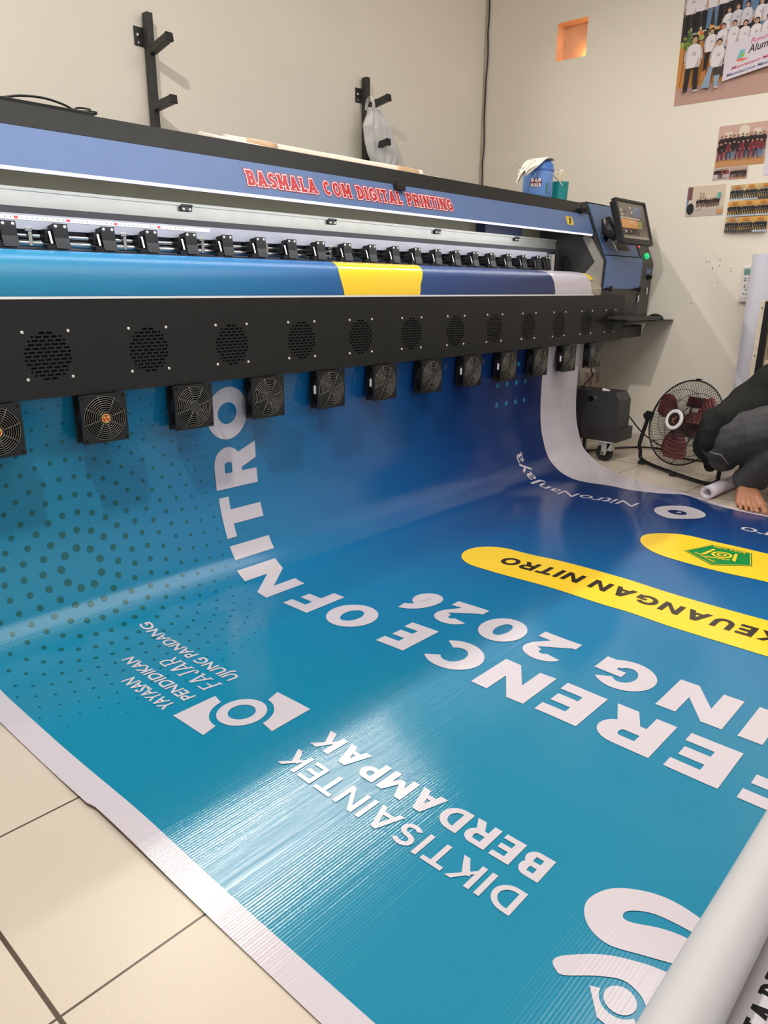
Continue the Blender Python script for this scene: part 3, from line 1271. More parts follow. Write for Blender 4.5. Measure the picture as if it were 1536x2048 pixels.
for k in range(7):
    a = 2 * pi * k / 7
    p = []
    for j in range(5):
        aa = a + j * .13
        p.append((aa, .016 + .016 * j / 4))
    va = [(.020 * cos(q), y, .020 * sin(q)) for q, y in p]
    vb_ = [(.057 * cos(q + .25), y, .057 * sin(q + .25)) for q, y in p]
    bl.ring_strip(va, vb_)
bl.build('fan_blades', VOID, fan)
bl2 = MB().lathe((0, .0345, 0), (0, -1, 0), [(.0625, 0), (.0625, .001), (0, .001)], 32)  # disc added to darken the fan interior, shade put into its colour
bl2.build('dark_back_disc', VOID, fan)
cl = MB().box(-FS - .0006, -FS + .004, .012, .019, -.012, .016)
clip = cl.build('wire_clip', WHITE, fan)
fans = [fan]
for k in range(-2, 11):
    if k == 0:
        continue
    c = copy_tree(fan, printer)
    c.location = (.970 + .2855 * k - PO[0], 1.914 - PO[1], .599)
    fans.append(c)
    if k not in (3, 4, 6, 7, 9):
        for ch in list(c.children):
            if ch.name.startswith('wire_clip'):
                bpy.data.objects.remove(ch)
for ch in list(fan.children):
    if ch.name.startswith('wire_clip'):
        bpy.data.objects.remove(ch)
RED = mat('red_foil', (170, 30, 30), .3)
GOLD = mat('gold_foil', (226, 186, 96), .3, metal=.6)
for c, kind in ((fans[0], 0), (fans[2], 1)):
    sk = MB().lathe((0, -.0056, 0), (0, -1, 0), [(.0125, 0), (.0125, .0006), (0, .0006)], 24)
    st = sk.build('hub_sticker', GOLD, c)
    s2_ = MB()
    s2_.lathe((0, -.0063, 0), (0, -1, 0), [(.0098, 0), (.0098, .0003), (0, .0003)], 20)
    s2_.mi = 1
    for a in (0.5, 2.6, 4.7):
        s2_.lathe((.0055 * cos(a), -.0068, .0055 * sin(a)), (0, -1, 0), [(.0034, 0), (.0034, .0003), (0, .0003)], 10)
    s2_.build('hub_sticker_print', [RED, GOLD], c)

# upper body
part(MB(PO).prism_x([(2.02, 1.228), (2.06, 1.328), (2.066, 1.326), (2.027, 1.226)], X0P, 3.895), 'front_lid', BLUE)
LED = mat('light_strip_glow', (238, 236, 255), .4, vary=0, emit=(226, 226, 255), estr=0.9)
part(MB(PO).box(X0P, 3.88, 2.020, 2.030, 1.2195, 1.2275), 'light_strip', LED)
part(MB(PO).prism_x([(2.06, 1.329), (2.085, 1.386), (2.72, 1.386), (2.72, 1.35), (2.11, 1.35), (2.09, 1.31), (2.068, 1.31), (2.075, 1.329)], X0P, 3.90), 'top_cover', BLACK)
part(MB(PO).box(X0P, 4.5, 2.36, 2.38, .95, 1.36), 'inner_back_panel', OLIVE)
part(MB(PO).box(X0P, 4.4, 2.70, 2.72, .70, 1.36), 'rear_panel', BLACK)
bm_ = MB(PO).box(X0P, 3.90, 2.25, 2.34, 1.156, 1.203)
bm_.box(X0P, 3.90, 2.243, 2.25, 1.198, 1.207)
bm_.box(X0P, 3.90, 2.246, 2.25, 1.156, 1.159)
part(bm_, 'carriage_rail', ALU)
part(MB(PO).box(X0P, 3.90, 2.232, 2.34, 1.130, 1.1555), 'rail_seal', mat('seal_rubber', (62, 60, 62), .7))
part(MB(PO).box(X0P, 3.72, 2.195, 2.23, 1.094, 1.1335), 'clamp_plate', GREYP)
part(MB(PO).box(X0P, 3.88, 2.232, 2.30, 1.0, 1.1295), 'deck_back', MAUVE)
part(MB(PO).cyl((X0P, 2.212, 1.078), (3.70, 2.212, 1.078), .007, 12), 'guide_rod', STEEL, smooth=True)
part(MB(PO).cyl((X0P, 2.205, 1.058), (3.70, 2.205, 1.058), .009, 12), 'guide_rod', STEEL, smooth=True)
part(MB(PO).prism_x([(2.3, 1.0345), (2.12, 1.0315), (2.032, 1.0255), (1.985, 1.011), (1.962, .984), (1.950, .945), (1.955, .89), (2.0, .80), (2.3, .80)], X0P, 3.90), 'platen',
     mat('platen_metal', (186, 178, 158), .32, metal=.5))
# right end of the platen, left bare: yellow warning label
YL = mat('yellow_label', (226, 190, 60), .5)
lb = MB(PO)
lb.prism_x([(2.02, 1.0275), (1.985, 1.0145), (1.965, .992), (1.968, .990), (1.988, 1.0105), (2.02, 1.0245)], 3.79, 3.825)
part(lb, 'warning_label', YL)

# ruler strip on the clamp plate with red tens
rl = MB(PO).box(X0P, 1.545, 2.1935, 2.195, 1.1175, 1.1285)
ruler = part(rl, 'ruler_strip', mat('ruler_white', (236, 230, 226), .4))
rd = MB(PO)
INK_T = mat('ruler_black', (60, 58, 60), .5)
REDI = mat('ruler_red', (208, 70, 76), .5)
xx, n = 1.50, 0
step = .0146
while xx > .62:
    xx -= step
    n += 1
    dig = (10 - n) % 10
    if dig == 0:
        rd.mi = 1
        rd.quad((xx - .0055, 2.1932, 1.1195), (xx + .0055, 2.1932, 1.1195), (xx + .0055, 2.1932, 1.1265), (xx - .0055, 2.1932, 1.1265))
        rd.mi = 0
    else:
        for p in glyph(str(dig), .62, .2, .17):
            rd._add([(xx - .0016 + a * .0052, 2.1932, 1.1205 + b * .0052) for a, b in p], [tuple(range(len(p)))])
    rd.quad((xx + step * .5 - .0003, 2.1932, 1.1262), (xx + step * .5 + .0003, 2.1932, 1.1262), (xx + step * .5 + .0003, 2.1932, 1.1285), (xx + step * .5 - .0003, 2.1932, 1.1285))
rd.build('ruler_digits', [INK_T, REDI], ruler)

# pressure roller unit
pr = MB()
pr.prism_x([(0, .068), (-.003, .068), (-.007, .030), (-.016, .002), (-.013, .001), (-.003, .028)], -.021, .021)
pr.prism_x([(0, .066), (.045, .06), (.045, .012), (.0, .008)], -.021, -.008)
pru = pr.build('pressure_roller', BLACK, printer, loc=(.737 - PO[0], 2.165 - PO[1], 1.043))
body = MB()
body.box(-.040, -.021, .006, .05, .018, .052)
body.box(-.046, -.021, -.012, .012, .0, .012)
body.build('roller_body', DARK, pru)
MB().obox((-.030, -.002, .030), (1, 0, 0), (0, .35, 1), (0, -1, .35), .0028, .017, .0014).build('spring_lever', STEEL, pru)
sc_ = MB().lathe((0, 0, 0), (0, -1, 0), [(.0045, 0), (.0045, .0015), (.002, .0024), (0, .0018)], 10)
for sx in (-1, 1):
    sc_.build('screw', SCREWM, pru, loc=(sx * .013, -.0032, .0605), smooth=True)
MB().cyl((-.016, -.004, .0035), (.016, -.004, .0035), .0045, 10).build('rubber_wheel', RUBBER, pru, smooth=True)
pxs = [.879 + .1422 * k for k in range(20)] + [3.674]
for x in pxs:
    c = copy_tree(pru, printer)
    c.location = (x - PO[0], 2.165 - PO[1], 1.043)
# small rod hangers between some rollers
hang = MB()
hang.box(-.006, .006, -.006, .006, -.016, .030)
hang.box(-.014, .006, -.008, .004, .022, .034)
hg = hang.build('rod_hanger', STEEL, printer, loc=(.95 - PO[0], 2.20 - PO[1], 1.066), bevel=.002)
for x in (1.235, 1.515, 1.785, 2.105, 2.355, 2.63):
    c = hg.copy()
    COL.objects.link(c)
    c.location = (x - PO[0], 2.20 - PO[1], 1.066)
# clamps on the rail
bk = MB()
bk.box(-.022, .022, -.012, 0, -.010, .004)
bk.box(-.018, .026, -.010, .004, .004, .011)
bko = bk.build('rail_clamp', DARK, printer, loc=(1.49 - PO[0], 2.25 - PO[1], 1.192), bevel=.0015)
for sx in (-1, 1):
    sc_.build('screw', SCREWM, bko, loc=(sx * .012, -.0122, -.004), smooth=True)
for x in (2.154, 2.82, 3.484):
    c = copy_tree(bko, printer)
    c.location = (x - PO[0], 2.25 - PO[1], 1.192)
# carriage and capping parts at the right
part(MB(PO).box(3.28, 3.62, 2.30, 2.355, 1.20, 1.32), 'carriage_cover', mat('carriage_blue', (40, 52, 78), .5))
cp = MB(PO).box(3.78, 3.88, 2.16, 2.23, 1.02, 1.12)
cp.box(3.74, 3.765, 2.15, 2.18, 1.03, 1.135)
cp.box(3.83, 3.845, 2.13, 2.15, 1.03, 1.11)
part(cp, 'capping_station', DARK)
part(MB(PO).box(3.70, 3.725, 2.15, 2.175, 1.035, 1.122), 'side_post', ENDGREY)

# right end housing
hp = [(2.087, 1.394), (1.945, 1.092), (1.952, .915), (1.957, .782), (2.40, .782), (2.52, 1.1), (2.5, 1.394)]
hs = MB(PO).prism_x(hp, 3.905, 4.525)
housing = part(hs, 'end_housing', mat('housing_black', (52, 51, 49), .42, bump=.1, bscale=300), bevel=.004)
eg = MB(PO)
prf_o = [(2.045, 1.228), (1.950, 1.092), (1.9535, .917)]
prf_i = [(2.095, 1.205), (1.998, 1.085), (2.02, 1.02)]
for x in (3.892, 3.902):
    pass
eg.prism_x([(2.05, 1.232), (1.952, 1.092), (1.955, .917), (2.01, .917), (2.06, 1.02), (2.0, 1.086), (2.085, 1.215)], 3.893, 3.903)
part(eg, 'end_plate', ENDGREY)


def on_front(mb_, x0, x1, za, zb, off0, off1):
    """slab laid on the housing's folded front between heights za < zb"""
    def f(z):
        if z >= 1.092:
            return 1.945 + (z - 1.092) * (2.087 - 1.945) / (1.394 - 1.092)
        return 1.945 + (1.092 - z) * (.007 / .177)
    zs = [za] + ([1.092] if za < 1.092 < zb else []) + [zb]
    pro = [(f(z) - off1, z + (.0 if z < 1.092 else off1 * .0)) for z in zs] + [(f(z) - off0, z) for z in reversed(zs)]
    return mb_.prism_x(pro, x0, x1)


part(on_front(MB(PO), 3.918, 4.345, 1.125, 1.388, .0, .006), 'upper_panel', BLUE)
door = part(on_front(MB(PO), 3.918, 4.365, .948, 1.119, .0, .007), 'access_door', BLUE)
for x in (3.955, 4.33):
    lt = MB(PO)
    lt.box(x - .020, x + .020, 1.926, 1.947, .940, .954)
    lt.box(x - .007, x + .011, 1.916, 1.930, .930, .962)
    lt.build('latch', DARK, door, bevel=.002)
part(on_front(MB(PO), 4.372, 4.522, .80, 1.385, .0, .004), 'control_column', mat('column_grey', (62, 60, 57), .42))
GREENB = mat('green_button_glow', (40, 190, 120), .3, vary=0, emit=(30, 200, 120), estr=.9)
bt = MB(PO).lathe((4.437, 1.962, 1.128), (0, -1, .47), [(.017, -.005), (.018, .012), (.016, .022), (0, .025)], 20)
part(bt, 'green_button', GREENB, smooth=True)
part(MB(PO).lathe((4.437, 1.966, 1.1295), (0, -1, .47), [(.023, -.005), (.023, .006), (.017, .008)], 20), 'button_collar', DARK, smooth=True)
part(MB(PO).lathe((4.388, 1.990, 1.184), (0, -1, .47), [(.006, 0), (.006, .012), (0, .014)], 12), 'red_lamp', mat('red_lamp_glow', (230, 60, 60), .3, vary=0, emit=(255, 60, 60), estr=3.0))
part(MB(PO).box(4.43, 4.495, 1.9395, 1.946, 1.032, 1.062), 'switch_label', mat('label_blue', (96, 116, 150), .5))
kb_ = MB(PO).lathe((4.470, 1.944, 1.015), (0, -1, 0), [(.014, 0), (.014, .010), (.010, .012), (.010, .024), (0, .024)], 18)
part(kb_, 'switch_knob', DARK)
for x, z, y in ((4.470, .935, 1.941), (4.372, .892, 1.947)):
    e = MB(PO).ngon([(x - .012, y, z + .014), (x + .002, y, z + .024), (x + .014, y, z), (x + .002, y, z - .022), (x - .010, y, z - .010), (x + .002, y, z)])
    part(e, 'triangle_mark', WHITE)
# service flap under the door
part(MB(PO).box(4.165, 4.37, 1.9495, 1.955, .79, .868), 'service_flap', mat('flap_black', (44, 43, 42), .45), bevel=.001)
# keyboard shelf
sh = MB(PO).box(3.885, 4.545, 1.79, 1.955, .766, .774)
sh.box(4.165, 4.30, 1.935, 1.955, .72, .766)
part(sh, 'keyboard_shelf', BLACK, bevel=.001)
ub = MB(PO).box(4.165, 4.43, 1.93, 2.1, .672, .742)
part(ub, 'cable_box', DARK, bevel=.008)
# lid fittings
for x, z in ((2.33, 1.325), (3.80, 1.352)):
    lf = MB(PO)
    lf.box(x - .025, x + .025, 2.035, 2.066, z - .018, z + .002)
    lf.tube([(x - .02, 2.045, z), (x - .02, 2.045, z + .02)], .005, 8)
    part(lf, 'lid_catch', DARK, bevel=.002)
# yellow hand-hazard label at the lid's right end


def lidpt(x, z, off=.0012):
    f = (z - 1.228) / .1
    return (x, 2.02 + .04 * f - off, z)


wl = MB(PO)
wl.quad(lidpt(3.625, 1.262), lidpt(3.695, 1.262), lidpt(3.695, 1.303), lidpt(3.625, 1.303))
wl.mi = 1
for a, b, c, d in (((3.648, 1.268), (3.664, 1.268), (3.672, 1.283), (3.654, 1.280)), ((3.652, 1.283), (3.678, 1.285), (3.672, 1.292), (3.655, 1.290)), ((3.662, 1.29), (3.680, 1.292), (3.668, 1.299), (3.658, 1.297))):
    wl.quad(lidpt(*a, .0018), lidpt(*b, .0018), lidpt(*c, .0018), lidpt(*d, .0018))
part(wl, 'hand_hazard_label', [YL, DARK])
# shop lettering: red on white with a red outline
lid = [o for o in printer.children if o.name == 'front_lid'][0]
LR = mat('red_vinyl_letter', (186, 34, 40), .35)
LW = mat('white_vinyl_letter', (240, 222, 224), .35)
P0x, P1x = 1.588, 2.655
words = 'BASMALA COM DIGITAL PRINTING'
WIDTH[' '] = .62
LKW = dict(cond=.95, gap=.26, serif=.06)
base, w = line_polys(words, .27, .21, **LKW)
kx = (P1x - P0x) / w
gx = 0.0
for wd in words.split(' '):
    _, ww = line_polys(wd, .27, .21, **LKW)
    for d, off, m in ((.118, .0010, LR), (.068, .0018, LW), (.0, .0026, LR)):
        P, _ = line_polys(wd, .27, .21, d=d, **LKW)
        lm = MB(PO)
        for pi_, p in enumerate(P):
            q = [lidpt(P0x + (a + gx) * kx, 1.2555 + b * .0455, off + (pi_ % 24) * 8e-6) for a, b in p]
            if len(q) > 4:
                lm.ngon(q)
            else:
                lm._add(q, [tuple(range(len(q)))])
        lm.build('shop_lettering', m, lid)
    gx += ww + LKW['gap'] + WIDTH[' ']
WIDTH[' '] = .34

# right leg: cover, foot beam, caster
lg = MB(PO).prism_x([(1.786, .19), (1.786, .352), (1.816, .393), (2.46, .393), (2.46, .19)], 3.905, 4.052)
leg = part(lg, 'leg_cover', mat('leg_black', (50, 50, 51), .4, bump=.1, bscale=300), bevel=.002)
hole = MB(PO).lathe((3.9045, 1.957, .347), (-1, 0, 0), [(.016, 0), (.016, .0006), (0, .0006)], 20)
hole.build('access_hole', VOID, leg)
for y, z in ((1.927, .358), (1.86, .352), (1.925, .30)):
    MB(PO).lathe((3.9045, y, z), (-1, 0, 0), [(.004, 0), (.003, .002), (0, .002)], 8).build('screw', SCREWM if y > 1.926 and z > .32 else VOID, leg)
part(MB(PO).box(3.900, 4.100, 1.778, 2.55, .117, .190), 'foot_beam', mat('foot_black', (46, 45, 46), .42), bevel=.002)
part(MB(PO).box(3.93, 4.05, 2.15, 2.40, .39, .80), 'leg_post', BLACK)
part(MB(PO).box(X0P, 3.93, 2.24, 2.34, .55, .66), 'cross_beam', BLACK)
part(MB(PO).box(3.915, 3.935, 1.975, 1.990, .0, .118), 'levelling_bolt', DARK)


def caster(y):
    cw = MB(PO).lathe((3.925, y, .049), (-1, 0, 0), [(.0, -.016), (.030, -.016), (.034, -.012), (.046, -.012), (.049, -.008), (.049, .008), (.046, .012), (.034, .012), (.030, .009), (.012, .008), (0, .008)], 32)
    cs = MB(PO)
    cs.box(3.890, 3.965, y - .052, y + .042, .110, .117)
    for x in (3.902, 3.946):
        cs._add([(x, y - .046, .11), (x, y + .036, .11), (x, y + .012, .086), (x, y + .014, .036), (x, y - .014, .036), (x, y - .020, .060),
                 (x + .004, y - .046, .11), (x + .004, y + .036, .11), (x + .004, y + .012, .086), (x + .004, y + .014, .036), (x + .004, y - .014, .036), (x + .004, y - .020, .060)],
                [(0, 1, 2, 3, 4, 5), (11, 10, 9, 8, 7, 6), (0, 6, 7, 1), (1, 7, 8, 2), (2, 8, 9, 3), (3, 9, 10, 4), (4, 10, 11, 5), (5, 11, 6, 0)])
    cs.box(3.902, 3.950, y - .046, y - .020, .064, .110)
    fk = part(cs, 'caster_fork', mat('zinc_plate', (222, 222, 220), .3, metal=.55), bevel=.0015)
    cw.build('caster_wheel', RUBBER, fk, smooth=False)
    MB(PO).lathe((3.9, y, .049), (-1, 0, 0), [(.009, 0), (.009, .004), (0, .005)], 6).build('axle_nut', STEEL, fk)


caster(1.853)
caster(2.46)
# left leg and end cover, out of frame but standing
part(MB(PO).box(-.06, .10, 1.80, 2.5, .05, .80), 'leg_cover', BLACK)
part(MB(PO).prism_x(hp, -.55, X0P), 'end_housing', BLACK)

# ------------------------------------------------------------------ things on and around the printer
# monitor in front of the housing
MO = (4.08, 1.90, 1.29)
mon = thing('monitor', 'small black-framed monitor mounted at the right end of the printer', 'monitor', MO)
tilt = math.atan2(.075, .23)


def mon_pt(u, v, w):
    """u along x from the left edge, v up from the bottom edge, w out of the screen"""
    y = 1.853 + v * sin(tilt) - w * cos(tilt)
    z = 1.178 + v * cos(tilt) + w * sin(tilt)
    return (3.893 + u, y, z)


MW, MH = .372, .238


def mon_box(mb_, u0, u1, v0, v1, w0, w1):
    vs = [mon_pt(u, v, w) for w in (w0, w1) for u, v in ((u0, v0), (u1, v0), (u1, v1), (u0, v1))]
    return mb_._add(vs, [(0, 3, 2, 1), (4, 5, 6, 7), (0, 1, 5, 4), (1, 2, 6, 5), (2, 3, 7, 6), (3, 0, 4, 7)])


b1 = MB(MO)
mon_box(b1, 0, MW, 0, .026, -.014, .012)
mon_box(b1, 0, MW, MH - .014, MH, -.014, .012)
mon_box(b1, 0, .016, .026, MH - .014, -.014, .012)
mon_box(b1, MW - .016, MW, .026, MH - .014, -.014, .012)
mon_box(b1, .01, MW - .01, .01, MH - .01, -.03, -.002)
b1.build('casing', DARK, mon, bevel=.002)
scn = MB(MO)


def scr_quad(u0, u1, v0, v1, w, mi):
    scn.mi = mi
    scn.quad(mon_pt(u0, v0, w), mon_pt(u1, v0, w), mon_pt(u1, v1, w), mon_pt(u0, v1, w))


scr_quad(.016, MW - .016, .026, MH - .014, .004, 0)
scr_quad(.020, MW - .022, .030, .042, .0046, 1)
scr_quad(.018, .235, .085, .132, .0046, 2)
scr_quad(.238, .285, .088, .126, .0046, 5)
scr_quad(.020, .23, .050, .085, .0046, 3)
scr_quad(.016, .27, .136, .142, .0046, 4)
scr_quad(.20, .30, .150, .205, .0046, 6)
for u, v, k in ((.045, .172, 4), (.05, .15, 4), (.09, .15, 6), (.16, .19, 4), (.17, .165, 4), (.24, .19, 1), (.10, .165, 3), (.06, .06, 4), (.12, .062, 1), (.13, .11, 4), (.16, .115, 4), (.19, .105, 4)):
    scr_quad(u, u + .018, v, v + .012, .0052, k)
EM_ = lambda nm, c, e: mat(nm, c, .15, vary=0, emit=c, estr=e, spec=.6)
scn.build('screen', [EM_('screen_brown', (98, 88, 78), .26), EM_('screen_grey', (140, 130, 118), .25), EM_('screen_orange', (186, 132, 72), .3), EM_('screen_dark', (52, 46, 44), .35),
                     EM_('screen_pale', (176, 162, 148), .4), EM_('screen_olive', (128, 130, 72), .4), EM_('screen_blue', (92, 100, 120), .4)], mon)
P, w = font_polys('hp', 1.0)
ar = MB(MO)
# arm and stand foot behind the screen
ar.tube([mon_pt(.06, .10, -.02), (3.96, 1.955, 1.26), (3.985, 2.0, 1.20)], .016, 12)
ar.tube([mon_pt(.04, .05, -.035), mon_pt(.03, .10, -.075), mon_pt(.035, .16, -.075)], [.03, .036, .026], 12)
ar.build('support_arm', DARK, mon, smooth=True)
br = MB(MO)
br.obox((4.02, 1.915, 1.165), (1, 0, 0), (0, .6, 1), (0, -1, .6), .075, .024, .003)
br.build('bracket', STEEL, mon)

# keyboard and mouse
kbd = thing('keyboard', 'black keyboard lying on the small shelf at the printer end', 'keyboard', (4.15, 1.87, .774))
KO = (4.15, 1.87, .774)
MB(KO).box(3.94, 4.33, 1.80, 1.935, .7745, .790).build('keyboard_base', DARK, kbd, bevel=.003)
ks = MB(KO)
for r_i in range(5):
    for c_i in range(18):
        x = 3.952 + c_i * .0208
        y = 1.81 + r_i * .0238
        ks.box(x, x + .017, y, y + .019, .790, .7965 + r_i * .001)
ks.build('keys', mat('key_grey', (66, 64, 62), .5), kbd)
mou = MB((4.44, 1.86, .774))
vs = []
for i in range(9):
    for j in range(16):
        ph = pi / 2 * i / 8
        th = 2 * pi * j / 16
        vs.append((4.44 + .030 * cos(ph) * cos(th), 1.86 + .052 * cos(ph) * sin(th), .7742 + .034 * sin(ph)))
fs = [(i * 16 + j, i * 16 + (j + 1) % 16, (i + 1) * 16 + (j + 1) % 16, (i + 1) * 16 + j) for i in range(8) for j in range(16)]
mou._add(vs, fs)
mo_ = mou.build('computer_mouse', DARK, None, loc=(4.44, 1.86, .774), smooth=True)
tag(mo_, 'black rounded mouse on the shelf between keyboard and wall', 'mouse')

# white tube, loose sheets and tape on top of the printer
PAPER = mat('off_white_paper', (226, 214, 198), .6, vary=.05, nscale=9)
TAPE = mat('brown_tape', (196, 164, 130), .35, vary=.08, nscale=20)
TO = (2.1, 2.19, 1.387)
tb = thing('paper_tube', 'long off-white tube taped brown at two places, lying on top of the printer', 'tube', TO)
mb = MB(TO)
a_, b_ = Vector((1.60, 2.165, 1.4045)), Vector((2.60, 2.165, 1.4045))
mb.tube([a_.lerp(b_, i / 12) + Vector((0, 0, .0006 * sin(i * 2.2))) for i in range(13)], .0135, 20)
mb.build('tube', PAPER, tb, smooth=False)
for x0, x1 in ((1.68, 1.815), (2.44, 2.575)):
    mb = MB(TO)
    mb.tube([(x0, 2.165, 1.4045), (x0 + .02, 2.165, 1.4045), (x1 - .03, 2.165, 1.4045), (x1, 2.165, 1.4045)], [.0142, .0152, .015, .0135], 18)
    mb.build('tape_band', TAPE, tb, smooth=True)
sh_ = MB((2.0, 2.14, 1.387))
pts = [(1.455, 2.096), (1.53, 2.088), (1.70, 2.10), (2.1, 2.092), (2.45, 2.097), (2.64, 2.090), (2.62, 2.16), (2.3, 2.2), (1.8, 2.22), (1.50, 2.16)]
n = len(pts)
rnd = random.Random(4)
zz = [1.3885 + (.007 * rnd.random() if i > 5 else .003 * rnd.random()) for i in range(n)]
zz[0] = 1.399
sh_._add([(p[0], p[1], z) for p, z in zip(pts, zz)] + [(p[0], p[1], 1.3868) for p in pts], [(i, (i + 1) % n, n + (i + 1) % n, n + i) for i in range(n)])
sh_._add([(p[0], p[1], z) for p, z in zip(pts, zz)] + [(2.05, 2.15, 1.3895)], [(i, (i + 1) % n, n) for i in range(n)])
so_ = sh_.build('paper_sheet', PAPER, None, loc=(2.0, 2.14, 1.387))
tag(so_, 'creased off-white sheet lying under the long taped tube on the printer', 'sheet')

# flat black box and looped cable at the top left
bx = MB((1.0, 2.25, 1.3865)).box(.70, 1.155, 2.158, 2.40, 1.3868, 1.4105)
bx.box(.70, 1.17, 2.160, 2.41, 1.3868, 1.3935)
bo = bx.build('flat_box', BLACK, None, loc=(1.0, 2.25, 1.3865), bevel=.002)
tag(bo, 'flat black metal box on top of the printer at the far left', 'box')
tc_ = thing('looped_cable', 'black cable arching over the flat black box, tied in a small coil', 'cable', (1.1, 2.2, 1.407))
mb = MB((1.1, 2.2, 1.407))
pa = catmull([(.60, 2.23, 1.412), (.75, 2.215, 1.411), (.85, 2.205, 1.412), (.92, 2.2, 1.416), (.97, 2.2, 1.428), (1.03, 2.2, 1.433), (1.08, 2.195, 1.426), (1.115, 2.19, 1.414), (1.14, 2.187, 1.4105), (1.165, 2.187, 1.4125), (1.172, 2.187, 1.4165)], 8)
mb.tube(pa, .0032, 8)
mb.build('cord', DARK, tc_, smooth=True)
mb = MB((1.1, 2.2, 1.407))
for k in range(3):
    cp_ = [(1.135 + .024 * cos(a) , 2.183 + .012 * sin(a), 1.4165 + .0065 * sin(a + .5) + k * .0016) for a in [2 * pi * i / 24 + k for i in range(24)]]
    mb.tube(cp_, .0011, 6, close=True)
mb.build('tie_coil', DARK, tc_, smooth=True)
mb = MB((1.1, 2.2, 1.407))
mb.box(1.162, 1.177, 2.180, 2.194, 1.411, 1.420)
mb.build('plug', DARK, tc_, bevel=.002)

# wall racks
RACKM = mat('black_rack_paint', (44, 44, 42), .45, vary=.12, nscale=30)


def rack(x, label, z1, arms):
    o = thing('wall_rack', label, 'rack', (x, 3.22, 1.0), group='black wall racks above the printer')
    O = (x, 3.22, 1.0)
    MB(O).box(x - .015, x + .015, 3.195, 3.235, 1.0, z1).build('post', RACKM, o, bevel=.003)
    for (zr, zt, yt) in arms:
        m_ = MB(O)
        d = Vector((0, yt - 3.196, zt - zr))
        c = Vector((x, (yt + 3.196) / 2, (zr + zt) / 2))
        m_.obox(c, (1, 0, 0), (0, -d.z, d.y), d, .0155, .0155, d.length / 2)
        arm = m_.build('arm', RACKM, o, bevel=.002)
        m2 = MB(O)
        m2.obox(Vector((x, yt - .003, zt)), (1, 0, 0), (0, -d.z, d.y), d, .0175, .0175, .006)
        m2.build('end_cap', DARK, arm, bevel=.003)
    m_ = MB(O)
    m_.box(x - .052, x - .012, 3.244, 3.25, z1 - .125, z1 - .052)
    m_.box(x - .016, x - .012, 3.215, 3.249, z1 - .125, z1 - .052)
    pl_ = m_.build('mounting_plate', RACKM, o, bevel=.004)
    MB(O).lathe((x - .034, 3.244, z1 - .085), (0, -1, 0), [(.010, 0), (.010, .003), (.006, .007), (0, .008)], 14).build('bolt', STEEL, pl_, smooth=True)
    MB(O).lathe((x - .034, 3.2438, z1 - .113), (0, -1, 0), [(.004, 0), (.004, .0005), (0, .0005)], 10).build('hole', WALL, pl_)
    return o


rack(2.006, 'black two-armed wall rack with bare arms, above the left part of the printer', 2.064, [(1.918, 1.946, 3.062), (1.700, 1.712, 3.062)])
rack(3.365, 'black two-armed wall rack with a plastic bag hung on it', 2.066, [(1.915, 1.942, 3.045), (1.700, 1.722, 3.045)])

# plastic carrier bag
BAGM = mat('white_carrier_bag', (226, 224, 222), .35, vary=.03, nscale=20, trans=.0, alpha=.8)
bg_o = thing('plastic_bag', 'white crumpled carrier bag hanging from the upper arm of the right rack', 'bag', (3.40, 3.13, 1.6))
BO = (3.40, 3.13, 1.6)
Lt = [(1.895, 3.300), (1.86, 3.292), (1.80, 3.258), (1.72, 3.270), (1.66, 3.290), (1.628, 3.315), (1.612, 3.345)]
Rt = [(1.895, 3.385), (1.86, 3.440), (1.80, 3.492), (1.72, 3.545), (1.66, 3.575), (1.628, 3.545), (1.612, 3.49)]


def lerp_tab(tab, z):
    for (z0, x0), (z1, x1) in zip(tab, tab[1:]):
        if z <= z0 and z >= z1:
            return x0 + (x1 - x0) * (z0 - z) / (z0 - z1)
    return tab[-1][1]


from mathutils import noise as mnoise
mb = MB(BO)
NR, NCc = 30, 26
vs = []
for side in (-1, 1):
    for i in range(NR + 1):
        z = 1.894 - (1.894 - 1.6125) * i / NR
        l, r = lerp_tab(Lt, z), lerp_tab(Rt, z)
        for j in range(NCc + 1):
            u = j / NCc
            bulge = .032 * sqrt(max(0, 1 - (2 * u - 1) ** 2)) * (.15 + .85 * min(1, i / 9))
            cr = .010 * mnoise.noise(Vector((u * 9, i * .10, side * 3))) + .006 * sin(u * 26 + i * .12)
            sag = .004 * sin(u * 15)
            vs.append((l + (r - l) * u, 3.13 + side * bulge + cr * (1 if 0 < j < NCc else 0), z + sag))
fs = []
for s in range(2):
    b0 = s * (NR + 1) * (NCc + 1)
    for i in range(NR):
        for j in range(NCc):
            q = [b0 + i * (NCc + 1) + j, b0 + i * (NCc + 1) + j + 1, b0 + (i + 1) * (NCc + 1) + j + 1, b0 + (i + 1) * (NCc + 1) + j]
            fs.append(q if s == 0 else q[::-1])
k2 = (NR + 1) * (NCc + 1)
for j in range(NCc):
    a0 = NR * (NCc + 1) + j
    fs.append((a0, a0 + 1, k2 + a0 + 1, k2 + a0))
mb._add(vs, fs)
mb.build('bag_body', BAGM, bg_o, smooth=True)
for xs in ((3.300, 3.325, 3.352), (3.352, 3.375, 3.392)):
    mb = MB(BO)
    ring_a, ring_b = [], []
    for k in range(17):
        t_ = k / 16
        ang = pi * t_
        y = 3.13 - .028 * cos(ang)
        z = 1.885 + (.065 * sin(ang) if xs[0] < 3.34 else .062 * sin(ang))
        ring_a.append((xs[0] + .02 * (1 - sin(ang)) * (1 if xs[0] > 3.34 else -.2), y, z))
        ring_b.append((xs[0] + .022, y, z + .004 * sin(k)))
    mb.ring_strip(ring_a, ring_b)
    mb.build('bag_handle', BAGM, bg_o, smooth=True)
